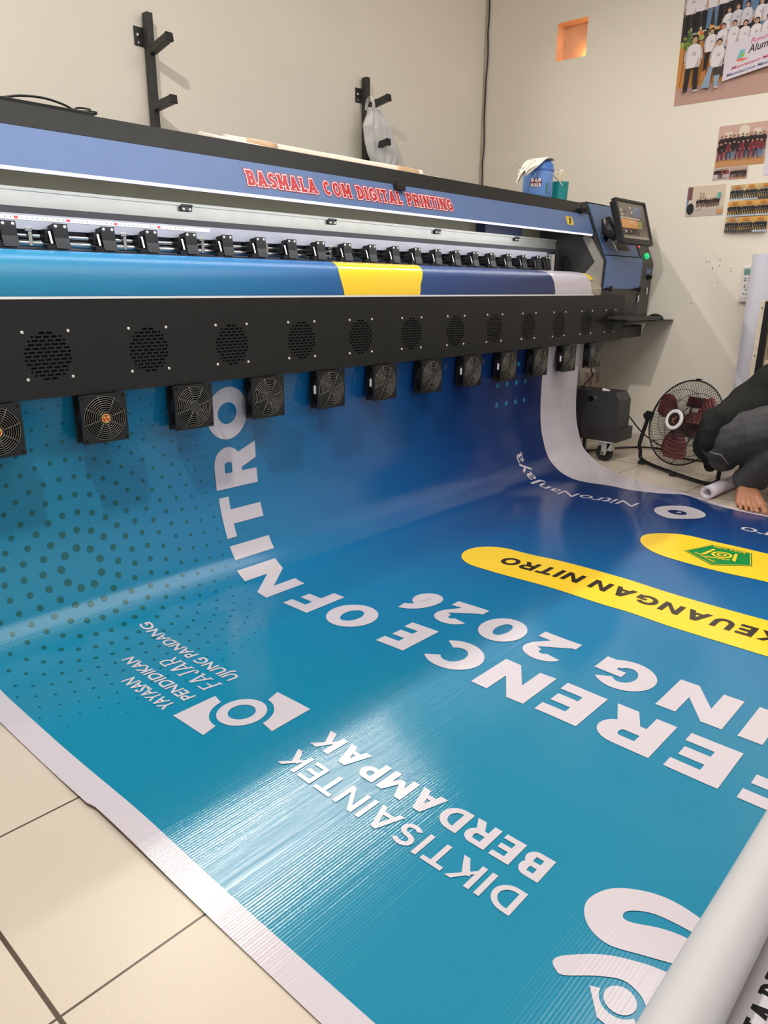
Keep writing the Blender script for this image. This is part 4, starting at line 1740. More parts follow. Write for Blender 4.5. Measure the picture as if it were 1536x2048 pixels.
# white peg on the post
pg = MB((3.365, 3.18, 1.90)).tube([(3.365, 3.194, 1.895), (3.365, 3.183, 1.892), (3.366, 3.178, 1.880)], [.008, .009, .006], 12)
pgo = pg.build('wall_peg', WHITE, None, loc=(3.365, 3.18, 1.90), smooth=True)
tag(pgo, 'tiny white peg on the rack post beside the carrier bag handle', 'peg')

# corner cables
for nm, dx, dy, m_, lab in (('black_cable', 0, 0, WIRE, 'thin black cable running down the corner of the room'), ('beige_cable', -.004, .0, mat('beige_wire', (196, 178, 148), .5), 'thin beige cable beside the black one in the corner')):
    pts = []
    for i in range(60):
        z = 3.08 - i * .028
        wob = .006 * sin(z * 7.3) + .004 * sin(z * 17.1 + 1)
        if nm[0] == 'b' and nm[1] == 'l':
            pts.append((XW - .009, YB - .014 - abs(wob) * .8 - .002, z))
        else:
            pts.append((XW - .016 - .5 * abs(wob) * .3, YB - .008, z))
    mb = MB((XW - .01, YB - .01, 1.4)).tube(pts, .0045 if nm[1] == 'l' else .0032, 8)
    o_ = mb.build('cable', m_, None, loc=(XW - .01, YB - .01, 1.4), smooth=True)
    tag(o_, lab, 'cable')

# canister, rag, cup and sticks on the printer's top
CANB = mat('blue_can_plastic', (104, 146, 214), .25, spec=.6)
CO = (3.70, 2.27, 1.386)
can = thing('canister', 'blue round canister with a white and red sticker on top of the printer', 'canister', CO)
CR, CZ = .079, 1.386
MB(CO).lathe((3.70, 2.27, CZ), (0, 0, 1), [(0, .0005), (CR * .96, .0005), (CR, .006), (CR, .165), (CR * .99, .168), (0, .168)], 40).build('can_body', CANB, can, smooth=False)
smooth_by_angle([o for o in can.children][0])
ld = MB(CO).lathe((3.70, 2.27, CZ), (0, 0, 1), [(CR * 1.03, .150), (CR * 1.045, .153), (CR * 1.045, .160), (CR * 1.0, .166), (CR * .97, .185), (CR * .80, .198), (CR * .4, .202), (0, .203)], 40).build('can_lid', mat('blue_can_lid', (74, 122, 202), .3), can, smooth=True)
st = MB(CO)


def can_pt(a, z, off=.0006):
    """a: metres round the wall from the side facing the room's viewer"""
    th = math.radians(205) + a / CR
    return (3.70 + (CR + off) * cos(th), 2.27 + (CR + off) * sin(th), z)


def can_poly(poly, off):
    q = [can_pt(a, z, off) for a, z in poly]
    if len(q) > 4:
        st.ngon(q)
    else:
        st._add(q, [tuple(range(len(q)))])


for k in range(8):
    x0 = -.030 + k * .0075
    zt = .024 * sqrt(max(0, 1 - ((x0 + .00375) / .036) ** 2))
    can_poly([(x0, 1.476 - zt), (x0 + .0075, 1.476 - zt), (x0 + .0075, 1.476 + zt), (x0, 1.476 + zt)], .0007)
st.mi = 1
for txt, z in (('BAD', 1.479), ('HOLD', 1.455)):
    P, w = line_polys(txt, .30, .24, cond=.85, gap=.14)
    for p in P:
        can_poly([(-.026 + a * .052 / w, z + b * .0185) for a, b in p], .0014)
st.mi = 2
can_poly([(-.012, 1.474), (.010, 1.474), (.014, 1.4775), (-.010, 1.4775)], .0018)
st.mi = 3
for z in (1.42, 1.435, 1.448, 1.462):
    can_poly([(.055, z), (.066, z + .003), (.066, z + .013), (.055, z + .012)], .0008)
st.build('sticker', [mat('sticker_maroon', (112, 40, 48), .5), VWHITE, RED, mat('leaf_green', (60, 120, 80), .5)], can)

RAGM = mat('white_rag', (226, 220, 208), .8, vary=.05)
rg = thing('frayed_rag', 'white frayed rag draped over the blue canister', 'rag', (3.62, 2.27, 1.55))
RGO = (3.62, 2.27, 1.55)
rnd = random.Random(11)
for k in range(9):
    y0 = 2.25 + .012 * (k - 4)
    dz = rnd.uniform(-.02, .02)
    end = Vector((3.50 + rnd.uniform(-.03, .05) + .004 * k, y0 + rnd.uniform(-.03, .03), 1.495 + rnd.uniform(-.03, .05)))
    pts = catmull([(3.735, y0, 1.592), (3.69, y0, 1.600), (3.64, y0 - .004, 1.590 + dz * .2), (3.585, y0 - .006, 1.560 + dz * .4), end], 6)
    mb = MB(RGO)
    w0 = rnd.uniform(.006, .010)
    A, B = [], []
    for i, p in enumerate(pts):
        w = w0 * (1 - .6 * i / len(pts))
        A.append(p + Vector((0, -w, -.002)))
        B.append(p + Vector((0, w, .002)))
    mb.ring_strip(A, B)
    mb.ring_strip([p + Vector((0, 0, -.004)) for p in A], [p + Vector((0, 0, -.004)) for p in B])
    mb.build('rag_strip', RAGM, rg, smooth=True)
for pts in ([(3.63, 2.25, 1.585), (3.56, 2.25, 1.578), (3.53, 2.25, 1.583)], [(3.60, 2.25, 1.57), (3.52, 2.25, 1.535), (3.48, 2.25, 1.54), (3.44, 2.25, 1.552)]):
    MB(RGO).tube(catmull(pts, 6), .0016, 5).build('rag_thread', RAGM, rg, smooth=True)
MB(RGO).tube(catmull([(3.53, 2.235, 1.525), (3.50, 2.235, 1.505), (3.455, 2.235, 1.462)], 5), [.002] * 3 + [.005] * 3 + [.003] * 5, 6).build('rag_thread', mat('dark_rag', (70, 62, 56), .8), rg, smooth=True)
MB(RGO).tube(catmull([(3.735, 2.262, 1.592), (3.785, 2.25, 1.575), (3.80, 2.245, 1.54), (3.84, 2.22, 1.50), (3.855, 2.21, 1.478)], 6), .004, 6).build('rag_thread', RAGM, rg, smooth=True)

CUPM = mat('teal_plastic', (30, 150, 150), .35)
KO2 = (3.885, 2.25, 1.386)
cup_ = MB(KO2).lathe((3.885, 2.25, 1.3864), (0, 0, 1), [(0, 0), (.049, 0), (.0535, .112), (.0545, .115), (.0515, .115), (.0475, .004), (0, .004)], 36)
cupo = cup_.build('cup', CUPM, None, loc=KO2)
smooth_by_angle(cupo)
tag(cupo, 'teal plastic cup with thin sticks standing in it, beside the blue canister', 'cup')
BUD = mat('cotton_white', (236, 232, 222), .7)
STK = mat('stick_wood', (206, 186, 150), .6)
sticks = [(-.022, .004, -.02, .165, 'short cream stick at the left rim of the teal cup'), (-.006, -.012, -.008, .172, 'thicker cotton-tipped stick in the left half of the teal cup'),
          (.010, .006, .004, .170, 'brownish stick in the middle of the teal cup'), (.020, -.004, .012, .178, 'second stick from the right in the teal cup'), (.033, .008, .014, .182, 'tallest stick, at the right rim of the teal cup')]
for i, (dx, dy, ln, h, lab) in enumerate(sticks):
    a_ = Vector((3.885 + dx * .6, 2.25 + dy, 1.3915))
    b_ = Vector((3.885 + dx + ln * .4, 2.25 + dy, 1.386 + h))
    sk_ = thing('cotton_swab', lab, 'stick', tuple(a_), group='sticks in the teal cup')
    MB(a_).tube([a_, b_], .0016 if i != 1 else .003, 8).build('stick', STK, sk_, smooth=True)
    MB(a_).tube([b_ - (b_ - a_).normalized() * .012, b_ - (b_ - a_).normalized() * .005, b_ + Vector((0, 0, .004))], [.0018, .0034, .0018], 8).build('cotton_tip', BUD, sk_, smooth=True)

# ------------------------------------------------------------------ pictures on the right wall
PM = {}


def pm(rgb):
    if rgb not in PM:
        PM[rgb] = mat('photo_ink_%02x%02x%02x' % rgb, rgb, .45, vary=0, spec=.35)
    return PM[rgb]


class Pic:
    """a printed photograph stuck to the right wall: y to the left, z up; s runs right from its left edge, t up from its bottom"""

    def __init__(self, name, label, yl, z0, w, h, bgc, cat='photo', group='photos on the right wall', shear=0.0):
        self.yl, self.z0, self.w, self.h, self.sh = yl, z0, w, h, shear
        O = (XW - .001, yl - w / 2, z0)
        self.O = O
        self.o = MB(O).box(XW - .0016, XW - .0002, yl - w, yl, z0, z0 + h).build(name, pm(bgc), None, loc=O)
        tag(self.o, label, cat, group)
        self.mb = MB(O)
        self.ms = []
        self.layer = 0

    def mi(self, rgb):
        m = pm(rgb)
        if m not in self.ms:
            self.ms.append(m)
        self.mb.mi = self.ms.index(m)

    def P(self, s, t):
        return (XW - .0018 - self.layer * .00003, self.yl - s * self.w, self.z0 + t * self.h)

    def poly(self, pts, rgb):
        c = [(min(max(s, 0), 1), min(max(t, 0), 1)) for s, t in pts]
        self.mi(rgb)
        self.layer += 1
        q = [self.P(s, t) for s, t in c]
        self.mb._add(q, [tuple(range(len(q)))])

    def rect(self, s0, s1, t0, t1, rgb):
        self.poly([(s0, t0), (s1, t0), (s1, t1), (s0, t1)], rgb)

    def oval(self, s, t, rs, rt, rgb, n=10):
        self.poly([(s + rs * cos(2 * pi * i / n), t + rt * sin(2 * pi * i / n)) for i in range(n)], rgb)

    def figure(self, s, t, hh, shirt, legs, skin=(196, 150, 124), hair=(40, 34, 34), lean=0.0, arm=0):
        """standing or cropped figure: feet at t, height hh (fractions of the picture height)"""
        k = self.h / self.w
        w = hh * .135 * k
        dark = tuple(max(0, int(c * .82)) for c in shirt)
        for sd in (-1, 1):
            self.poly([(s + sd * w * .12, t + hh * .46), (s + sd * w * .95 + lean * .8, t + hh * .46), (s + sd * w * 1.05, t), (s + sd * w * .42, t)], legs)
            self.oval(s + sd * w * .8, t + hh * .008, w * .45, hh * .016, (206, 200, 200) if sd > 0 else (70, 64, 64), 6)
        self.poly([(s - w * 1.0 + lean * .7, t + hh * .42), (s + w * 1.0 + lean * .7, t + hh * .42), (s + w * 1.05 + lean, t + hh * .74), (s + w * .85 + lean, t + hh * .80), (s + w * .3 + lean, t + hh * .84), (s - w * .3 + lean, t + hh * .84), (s - w * .85 + lean, t + hh * .80), (s - w * 1.05 + lean, t + hh * .74)], shirt)
        self.poly([(s + w * .35 + lean * .7, t + hh * .42), (s + w * .95 + lean * .7, t + hh * .42), (s + w * .8 + lean, t + hh * .62)], dark)
        for sd in (-1, 1):
            if arm == sd:
                self.poly([(s + sd * w * .7 + lean, t + hh * .72), (s + sd * w * 1.1 + lean, t + hh * .70), (s + sd * w * 1.8 + lean, t + hh * .96), (s + sd * w * 1.4 + lean, t + hh * .98)], shirt)
                self.oval(s + sd * w * 1.62 + lean, t + hh * 1.0, w * .24, hh * .04, skin, 7)
            else:
                self.poly([(s + sd * w * .9 + lean, t + hh * .78), (s + sd * w * 1.28 + lean, t + hh * .72), (s + sd * w * 1.38 + lean, t + hh * .56), (s + sd * w * 1.05 + lean, t + hh * .56)], dark)
                self.poly([(s + sd * w * 1.10 + lean, t + hh * .56), (s + sd * w * 1.36 + lean, t + hh * .56), (s + sd * w * 1.15 + lean, t + hh * .44), (s + sd * w * .95 + lean, t + hh * .45)], skin)
        self.oval(s + w * .1 + lean, t + hh * .66, w * .32, hh * .035, dark, 7)
        self.oval(s + lean, t + hh * .925, w * .50, hh * .070, hair)
        self.oval(s + lean, t + hh * .900, w * .38, hh * .056, skin)

    def done(self):
        o = self.mb.build('printed_picture', self.ms, self.o)
        o.location = (0, 0, 0)
        return o


rnd = random.Random(5)
W_, BLK, JEAN, DJ = (226, 218, 222), (36, 32, 36), (96, 124, 158), (52, 66, 92)
pc = Pic('wall_poster', 'large group photo of people in white shirts at the top right of the wall', 1.934, 1.938, .86, .66, (176, 150, 140), 'poster')
pc.rect(0, 1, 0, .16, (190, 152, 140))
pc.rect(0, 1, .14, .40, (168, 134, 112))
pc.rect(0, .30, .13, .46, (206, 138, 72))
for k in range(6):
    s = .02 + k * .04
    pc.poly([(s, .14), (s + .006, .14), (s + .018, .42), (s + .012, .42)], (150, 84, 40))
pc.rect(0, 1, .46, .86, (62, 54, 54))
pc.rect(0, .24, .66, 1, (112, 84, 76))
pc.rect(.5, 1, .5, 1, (150, 116, 104))
for k in range(40):
    pc.oval(rnd.uniform(.0, .20), rnd.uniform(.40, .56), rnd.uniform(.012, .022), rnd.uniform(.012, .024), rnd.choice([(120, 140, 60), (170, 178, 92), (84, 112, 58), (206, 190, 150), (60, 78, 50), (216, 120, 60)]), 7)
for k in range(5):
    pc.oval(.19 + k * .02, .54, .016, .022, rnd.choice([(222, 120, 54), (212, 92, 44), (226, 170, 90)]), 7)
for k in range(14):
    s = .05 + k * .068 + rnd.uniform(-.01, .01)
    pc.figure(s, .52 + .008 * k, .36, W_, rnd.choice([JEAN, DJ, BLK]), hair=rnd.choice([BLK, (58, 44, 44), (84, 92, 128)]), arm=rnd.choice([0, 1, -1, 0]))
for k in range(12):
    s = .28 + k * .062 + rnd.uniform(-.01, .01)
    pc.figure(s, .38 + rnd.uniform(-.01, .03), .28, rnd.choice([W_, W_, (210, 204, 212)]), rnd.choice([JEAN, BLK]), hair=rnd.choice([BLK, (70, 60, 60)]))
for k in range(10):
    s = .20 + k * .066
    pc.figure(s, .24 + rnd.uniform(-.01, .02), .30, W_, rnd.choice([JEAN, BLK, DJ]))
pc.figure(.10, .09, .42, W_, (40, 34, 36))
pc.figure(.235, .09, .36, W_, (140, 164, 186), lean=.02)
pc.poly([(.17, .10), (.20, .10), (.235, .24), (.21, .26)], (140, 164, 186))
pc.rect(.24, .30, .18, .24, (64, 58, 56))
pc.poly([(.300, .125), (.70, .215), (.70, .475), (.300, .385)], (220, 210, 220))


def on_cloth(s, t):
    return (.300 + s * .40, .125 + s * .09 + t * .26)


for pts, c in ((((.18, .50), (.26, .48), (.30, .70), (.22, .72)), (120, 190, 200)), (((.17, .44), (.28, .38), (.36, .42), (.20, .50)), (226, 120, 90)), (((.22, .52), (.28, .50), (.30, .60), (.24, .62)), (150, 190, 110))):
    pc.poly([on_cloth(*p) for p in pts], c)
for txt, s0, t0, hs, sl, c in (('Alumni', .34, .55, .22, .37, (70, 56, 66)), ('Reuni', .36, .80, .13, .30, (206, 120, 150)), ('Mengenang Masa Lalu', .12, .24, .085, .80, (200, 76, 110)), ('Membangun Masa Depan', .06, .08, .085, .86, (90, 100, 150))):
    P, w = font_polys(txt, 1.0, .02, .15)
    pc.layer += 3
    pc.mi(c)
    for p in P:
        q = [pc.P(*on_cloth(s0 + a * sl / w, t0 + b * hs)) for a, b in p]
        pc.mb._add(q, [tuple(range(len(q)))])
pc.done()

pc = Pic('wall_photo', 'photo of a dark-dressed group on a wooden floor, in front of an arched window', 1.663, 1.595, .256, .207, (206, 170, 158))
pc.rect(0, 1, 0, .18, (196, 142, 92))
pc.rect(0, 1, .18, .75, (196, 158, 146))
pc.rect(.14, .28, .55, .84, (224, 206, 190))
pc.rect(.42, .62, .55, .88, (226, 212, 194))
pc.oval(.52, .88, .10, .09, (226, 212, 194))
pc.rect(.72, .86, .58, .86, (224, 206, 190))
for k in range(11):
    pc.figure(.08 + k * .085, .34, .42 + .01 * (k % 3), rnd.choice([(52, 36, 44), (44, 34, 40)]), BLK)
for k in range(10):
    pc.figure(.08 + k * .092, .15 + rnd.uniform(0, .03), .45, rnd.choice([(60, 34, 42), (44, 32, 38), (120, 44, 54)]), rnd.choice([JEAN, DJ, BLK, (120, 50, 60)]))
pc.done()
pc = Pic('wall_photo', 'tiny dark group photo, left one of the two stuck under the wooden-floor photo', 1.667, 1.530, .090, .064, (196, 178, 170))
for k in range(9):
    pc.figure(.14 + k * .09, .12, .75, rnd.choice([(60, 30, 36), BLK, (150, 60, 64)]), rnd.choice([(206, 196, 196), BLK]))
pc.done()
pc = Pic('wall_photo', 'tiny dark group photo, right one of the two stuck under the wooden-floor photo', 1.576, 1.528, .091, .064, (196, 162, 146))
pc.rect(0, 1, 0, .25, (190, 140, 110))
for k in range(10):
    pc.figure(.08 + k * .09, .14, .62, BLK, rnd.choice([BLK, (90, 96, 110)]))
pc.done()
pc = Pic('wall_photo', 'photo of people seated in a pale room, lowest left on the wall', 1.796, 1.348, .209, .159, (214, 196, 176))
pc.poly([(.02, .1), (.10, .95), (.0, .95), (0, .1)], (110, 140, 160))
pc.rect(.02, .14, .55, .98, (128, 84, 84))
pc.poly([(0, 0), (1, 0), (1, .28), (.30, .22), (0, .1)], (196, 180, 170))
pc.oval(.12, .25, .10, .20, (40, 40, 44))
pc.poly([(.22, .20), (.45, .30), (.38, .14)], (176, 160, 150))
for k in range(9):
    pc.figure(.30 + k * .068, .28 + rnd.uniform(0, .04), .30, rnd.choice([(50, 40, 44), (66, 50, 52)]), (90, 62, 60))
pc.rect(.82, .90, .55, .75, (96, 176, 168))
pc.rect(.84, .98, .06, .20, (206, 152, 96))
for k in range(4):
    pc.rect(.35 + (k % 2) * .07, .40 + (k % 2) * .07, .72 - (k // 2) * .1, .77 - (k // 2) * .1, (176, 150, 128))
pc.done()
pc = Pic('wall_photo', 'collage of nine small gold and dark group photos, lowest right on the wall', 1.561, 1.249, .222, .250, (222, 208, 196), shear=.0)
for r_i in range(3):
    for c_i in range(3):
        s0, t0 = .01 + c_i * .335, .01 + (2 - r_i) * .335
        pc.rect(s0, s0 + .32, t0, t0 + .315, rnd.choice([(206, 178, 120), (218, 186, 122), (196, 170, 126), (222, 168, 84)]))
        pc.rect(s0, s0 + .32, t0, t0 + .05, rnd.choice([(196, 210, 220), (80, 78, 72)]))
        for k in range(7):
            pc.figure(s0 + .035 + k * .042, t0 + .03, .20 + .01 * (k % 2), rnd.choice([(34, 42, 46), (40, 44, 44), (60, 60, 58)]), (34, 40, 44), skin=(206, 172, 140))
        pc.oval(s0 + .16, t0 + .27, .08, .03, (196, 130, 60))
pc.done()
pc = Pic('wall_photo', 'pale lavender sheet at the right edge, beside the wooden-floor photo', 1.402, 1.535, .20, .16, (214, 208, 222), 'sheet')
pc.rect(.02, .98, .03, .97, (220, 214, 226))
pc.done()
# small dirt marks on the wall
MARK = mat('wall_dirt', (150, 136, 120), .8)
rnd = random.Random(3)
mk = MB((XW, 1.6, 1.0))
for (y, z) in [(1.59 + rnd.uniform(-.05, .05), 1.10 + rnd.uniform(-.045, .05)) for _ in range(10)] + [(1.50, 1.06), (1.50, 1.045), (1.565, .985), (1.78, .84), (1.70, .87), (1.72, .79)]:
    r = rnd.uniform(.0014, .0036)
    mk.ngon([(XW - .0006, y + r * cos(a) * rnd.uniform(.5, 1.2), z + 1.6 * r * sin(a) * rnd.uniform(.5, 1.2)) for a in [2 * pi * i / 7 for i in range(7)]])
mko = mk.build('wall_marks', MARK, None, loc=(XW, 1.6, 1.0))
mko['label'] = 'small dark scuff marks on the wall right of the printer'
mko['category'] = 'marks'
mko['kind'] = 'stuff'

# remote control in its holder
ro_ = thing('remote_control', 'white air-conditioner remote in a holder on the right wall', 'remote', (XW - .012, 1.395, .89))
RO = (XW - .012, 1.395, .89)
MB(RO).box(XW - .024, XW - .004, 1.365, 1.426, .892, 1.075).build('remote_case', WHITE, ro_, bevel=.006)
MB(RO).box(XW - .030, XW - .001, 1.361, 1.430, .882, .915).build('wall_holder', mat('holder_clear', (214, 208, 204), .3), ro_, bevel=.004)
rb = MB(RO)
rb.box(XW - .0252, XW - .0238, 1.372, 1.420, 1.028, 1.060)
rb.build('remote_display', mat('lcd_green', (120, 160, 146), .3), ro_)
for i, (dy, z, c) in enumerate([(.010, 1.008, 0), (.032, 1.008, 1), (.010, .997, 0), (.032, .997, 2), (.012, .972, 0), (.034, .974, 0), (.012, .960, 0), (.034, .962, 0), (.022, .948, 0), (.010, .926, 0), (.024, .924, 0), (.038, .926, 0)]):
    MB(RO).box(XW - .0256, XW - .0238, 1.424 - dy - .010, 1.424 - dy, z - .0025, z + .003).build('button', [mat('btn_grey', (120, 116, 112), .5), mat('btn_red', (186, 110, 90), .5), mat('btn_green', (150, 160, 90), .5)][c], ro_)

# tall white tube leaning on the wall
TT = mat('white_banner_tube', (216, 214, 228), .35, vary=.02, nscale=3)
tto = thing('banner_tube', 'tall white roll standing upright against the right wall', 'roll', (4.44, 1.295, 0))
pts = [(4.435, 1.290, .001), (4.44, 1.292, .30), (4.452, 1.296, .8), (4.462, 1.30, 1.13)]
MB((4.44, 1.295, 0)).tube(pts, [.066, .066, .066, .066], 32).build('rolled_layer', TT, tto, smooth=False)
smooth_by_angle(tto.children[0])
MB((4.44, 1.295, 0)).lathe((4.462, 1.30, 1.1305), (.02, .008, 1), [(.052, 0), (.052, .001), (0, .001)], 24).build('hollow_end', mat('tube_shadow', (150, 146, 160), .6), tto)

# framed board with a cream edge standing in front of the tube
fro = thing('framed_board', 'cream-edged framed board standing upright at the right edge behind the person', 'board', (4.2, 1.15, 0))
FO = (4.2, 1.15, 0)
WOODC = mat('cream_edge_wood', (214, 200, 178), .55, vary=.1, nscale=30)


def lean(x0, x1, y0, y1, z1):
    m_ = MB(FO)
    k = .02
    vs = [(x0, y0, 0), (x1, y0, 0), (x1, y1, 0), (x0, y1, 0), (x0 + k, y0, z1), (x1 + k, y0, z1), (x1 + k, y1, z1), (x0 + k, y1, z1)]
    return m_._add(vs, [(0, 3, 2, 1), (4, 5, 6, 7), (0, 1, 5, 4), (1, 2, 6, 5), (2, 3, 7, 6), (3, 0, 4, 7)])


lean(4.19, 4.24, 1.196, 1.219, .898).build('edge_rail', WOODC, fro, bevel=.002)
lean(4.185, 4.24, 1.168, 1.1955, .892).build('black_frame', DARK, fro, bevel=.002)
lean(4.215, 4.235, .70, 1.1675, .885).build('panel', mat('panel_tan', (172, 152, 124), .4, vary=.15, nscale=6), fro)
m_ = MB(FO)
m_.tube([(4.213, 1.10 + .05 * cos(2 * pi * i / 24), .66 + .05 * sin(2 * pi * i / 24)) for i in range(24)], .004, 6, close=True)
m_.build('round_mark', mat('ring_brown', (140, 120, 96), .5), fro)
lean(4.200, 4.214, .70, 1.160, .60).build('pale_lower_panel', mat('panel_pale', (214, 198, 170), .5), fro)
m_ = MB(FO)
for z in (.86, .62, .40):
    m_.lathe((4.189 + .02 * z / .9, 1.207, z), (-1, 0, 0), [(.0035, 0), (.0035, .001), (0, .001)], 8)
m_.build('nail_heads', DARK, fro)

# white wall socket box low behind the printer leg
ob = thing('wall_socket_box', 'pale square box low on the wall behind the printer leg', 'box', (XW - .01, 2.28, .36))
MB((XW - .01, 2.28, .36)).box(XW - .012, XW - .0005, 2.225, 2.335, .29, .425).build('cover', mat('socket_pink', (214, 190, 178), .5), ob, bevel=.002)
for pts in ([(2.32, .41), (2.30, .38), (2.305, .35)], [(2.27, .42), (2.285, .36), (2.28, .30)], [(2.25, .40), (2.24, .38), (2.255, .36)]):
    MB((XW - .01, 2.28, .36)).tube(catmull([(XW - .0135, a, b) for a, b in pts], 5), .0022, 5).build('wire', mat('wire_dull', (120, 100, 92), .5), ob)
fwc = MB((3.88, 1.95, .45)).tube(catmull([(3.86, 1.945, .545), (3.868, 1.952, .51), (3.90, 1.96, .48), (3.885, 2.0, .42), (3.96, 2.05, .396)], 8), .0035, 6)
fwo = fwc.build('fan_cable', WIRE, None, loc=(3.88, 1.95, .45), smooth=True)
tag(fwo, 'thin black cable hanging from the last printer fan to the leg', 'cable')
wc = MB((3.945, 1.86, .394)).tube([(3.935, 1.905, .401), (3.945, 1.865, .3985)], [.0095, .004], 10)
wco = wc.build('paper_cone', VWHITE, None, loc=(3.945, 1.86, .394))
tag(wco, 'small white wedge lying on the printer leg cover', 'wedge')

# cables on the floor behind the floor fan
for lab, pts, r in (('black cable sagging from the leg down to the floor fan', [(4.06, 1.79, .25), (4.12, 1.72, .15), (4.16, 1.62, .085), (4.18, 1.52, .075), (4.10, 1.42, .20)], .004),
                    ('black cable lying on the floor along the wall behind the fan', [(4.05, 2.05, .007), (4.30, 1.93, .007), (4.44, 1.80, .007), (4.40, 1.66, .007), (4.28, 1.52, .007), (4.30, 1.30, .007)], .006)):
    mb = MB(pts[1]).tube(catmull(pts, 8), r, 8)
    o_ = mb.build('floor_cable', WIRE, None, loc=pts[1], smooth=True)
    tag(o_, lab, 'cable')

# ------------------------------------------------------------------ floor fan
FC = Vector((3.92, 1.42, .275))
fn = Vector((-.9, .33, .28)).normalized()
ft = Vector((0, 0, 1)).cross(fn).normalized()
fw = fn.cross(ft)
FB = (3.92, 1.42, 0)
ffan = thing('floor_fan', 'black wire floor fan with a white ring hub, standing by the wall', 'fan', FB)


def fp(r, a, h):
    return FC + (ft * cos(a) + fw * sin(a)) * r + fn * h


RIM = .226
GW = mat('fan_guard_black', (26, 25, 24), .35, spec=.5)
MAR = mat('maroon_blade', (118, 58, 56), .35)
mb = MB(FB)
mb.tube([fp(RIM, 2 * pi * i / 72, 0) for i in range(72)], .0042, 8, close=True)
mb.build('rim', GW, ffan, smooth=True)
mb = MB(FB)
front_prof = [(.052, .083), (.09, .081), (.14, .073), (.185, .052), (.213, .022), (RIM, .001)]
NW = 84
for k in range(NW):
    a = 2 * pi * k / NW
    mb.tube([fp(r, a + (r - .05) * .9, h) for r, h in front_prof], .0011, 4, caps=False)
for r, h in ((.105, .080), (.165, .064)):
    mb.tube([fp(r, 2 * pi * i / 60, h - .002) for i in range(60)], .0014, 5, close=True)
mb.build('front_guard', GW, ffan)
mb = MB(FB)
back_prof = [(.06, -.075), (.10, -.074), (.15, -.066), (.19, -.048), (.216, -.02), (RIM, -.001)]
for k in range(NW):
    a = 2 * pi * k / NW
    mb.tube([fp(r, a - (r - .05) * .9, h) for r, h in back_prof], .0011, 4, caps=False)
for r, h in ((.11, -.072), (.17, -.058)):
    mb.tube([fp(r, 2 * pi * i / 60, h) for i in range(60)], .0016, 5, close=True)
for a in (.55, 2.6, -1.6, -.6, -2.5):
    mb.tube([fp(.05, a, -.077), fp(.15, a, -.068), fp(RIM, a, -.002)], .0026, 6)
mb.build('rear_guard', GW, ffan)
hubr = MB(FB)
A = []
for rr, hh in ((.036, .084), (.036, .0885), (.040, .0905), (.050, .0905), (.054, .087), (.054, .080)):
    A.append([fp(rr, 2 * pi * i / 40, hh) for i in range(40)])
for a, b in zip(A, A[1:]):
    hubr.ring_strip(b, a, True)
hubr.build('hub_ring', WHITE, ffan, smooth=True)
hubd = MB(FB)
hubd.ngon([fp(.0365, 2 * pi * i / 32, .0862) for i in range(32)])
hubd.mi = 1
for pl_ in (((-.012, .018), (-.006, .02), (.002, -.002), (-.004, -.004)), ((.006, .008), (.014, .004), (.006, -.012), (-.002, -.006)), ((-.014, -.016), (.012, -.010), (.014, -.014), (-.012, -.021))):
    hubd._add([FC + ft * -a + fw * b + fn * .0868 for a, b in pl_], [(0, 1, 2, 3)])
hubd.build('hub_badge', [mat('badge_dark', (44, 26, 26), .3), mat('badge_gold', (140, 90, 56), .4)], ffan)
# three broad blades at rest
for k in range(3):
    bld = MB(FB)
    a0 = 2 * pi * k / 3 + .35
    G = []
    for i in range(9):
        r = .035 + (.198 - .035) * i / 8
        wid = .55 + .42 * sin(pi * min(1, i / 8 * .9 + .05))
        row = []
        for j in range(9):
            u = j / 8 - .5
            a = a0 + u * wid * (1.0 if i < 8 else .8) + .25 * i / 8
            row.append(fp(r, a, .02 - u * .055 * (1 - .4 * i / 8)))
        G.append(row)
    for a, b in zip(G, G[1:]):
        bld.ring_strip(a, b)
    bo_ = bld.build('blade', MAR, ffan, smooth=True)
    sd = bo_.modifiers.new('thick', 'SOLIDIFY')
    sd.thickness = .002
mot = MB(FB)
A = [[fp(rr, 2 * pi * i / 28, hh) for i in range(28)] for rr, hh in ((.001, .055), (.034, .055), (.036, -.02), (.05, -.03), (.068, -.05), (.070, -.12), (.06, -.155), (.03, -.165), (.001, -.166))]
for a, b in zip(A, A[1:]):
    mot.ring_strip(b, a, True)
mot.build('motor_housing', mat('motor_maroon', (84, 40, 40), .4), ffan, smooth=True)
mot = MB(FB)
cb_ = FC + fn * -.12 + fw * .125 - ft * .055
mot.obox(cb_, ft, fw, fn, .055, .028, .02)
mot.tube([cb_ + ft * .03, cb_ + ft * .03 - fw * .06], .006, 8)
mot.tube([cb_ - ft * .03, cb_ - ft * .03 - fw * .06], .006, 8)
mot.build('carry_handle', mat('motor_maroon', (84, 40, 40), .4), ffan, bevel=.004)
# bent tube stand
fth = Vector((ft.x, ft.y, 0)).normalized()
fnh = Vector((fn.x, fn.y, 0)).normalized()
PLt, PRt = FC - ft * -.0 - ft * .0, None
piv = .240
L_ = FC - ft * 0
lft = FC + ft * -piv            # image left is -ft
rgt = FC + ft * piv
gl = Vector((4.000, 1.660, .016))
gr = Vector((3.735, 1.170, .016))
mid = Vector((3.845, 1.42, .016))
pts = [lft + Vector((0, 0, .02)), lft + Vector((-.01, .008, -.03)), lft.lerp(gl, .55) + Vector((-.025, .02, -.01)), gl + Vector((.0, .015, .055)), gl + Vector((.0, .008, .018)), gl + Vector((-.03, -.05, .0)), mid,
       gr + Vector((.01, .05, 0)), gr + Vector((0, -.008, .018)), gr + Vector((0, -.015, .055)), rgt.lerp(gr, .55) + Vector((-.02, -.02, 0)), rgt + Vector((0, 0, .02))]
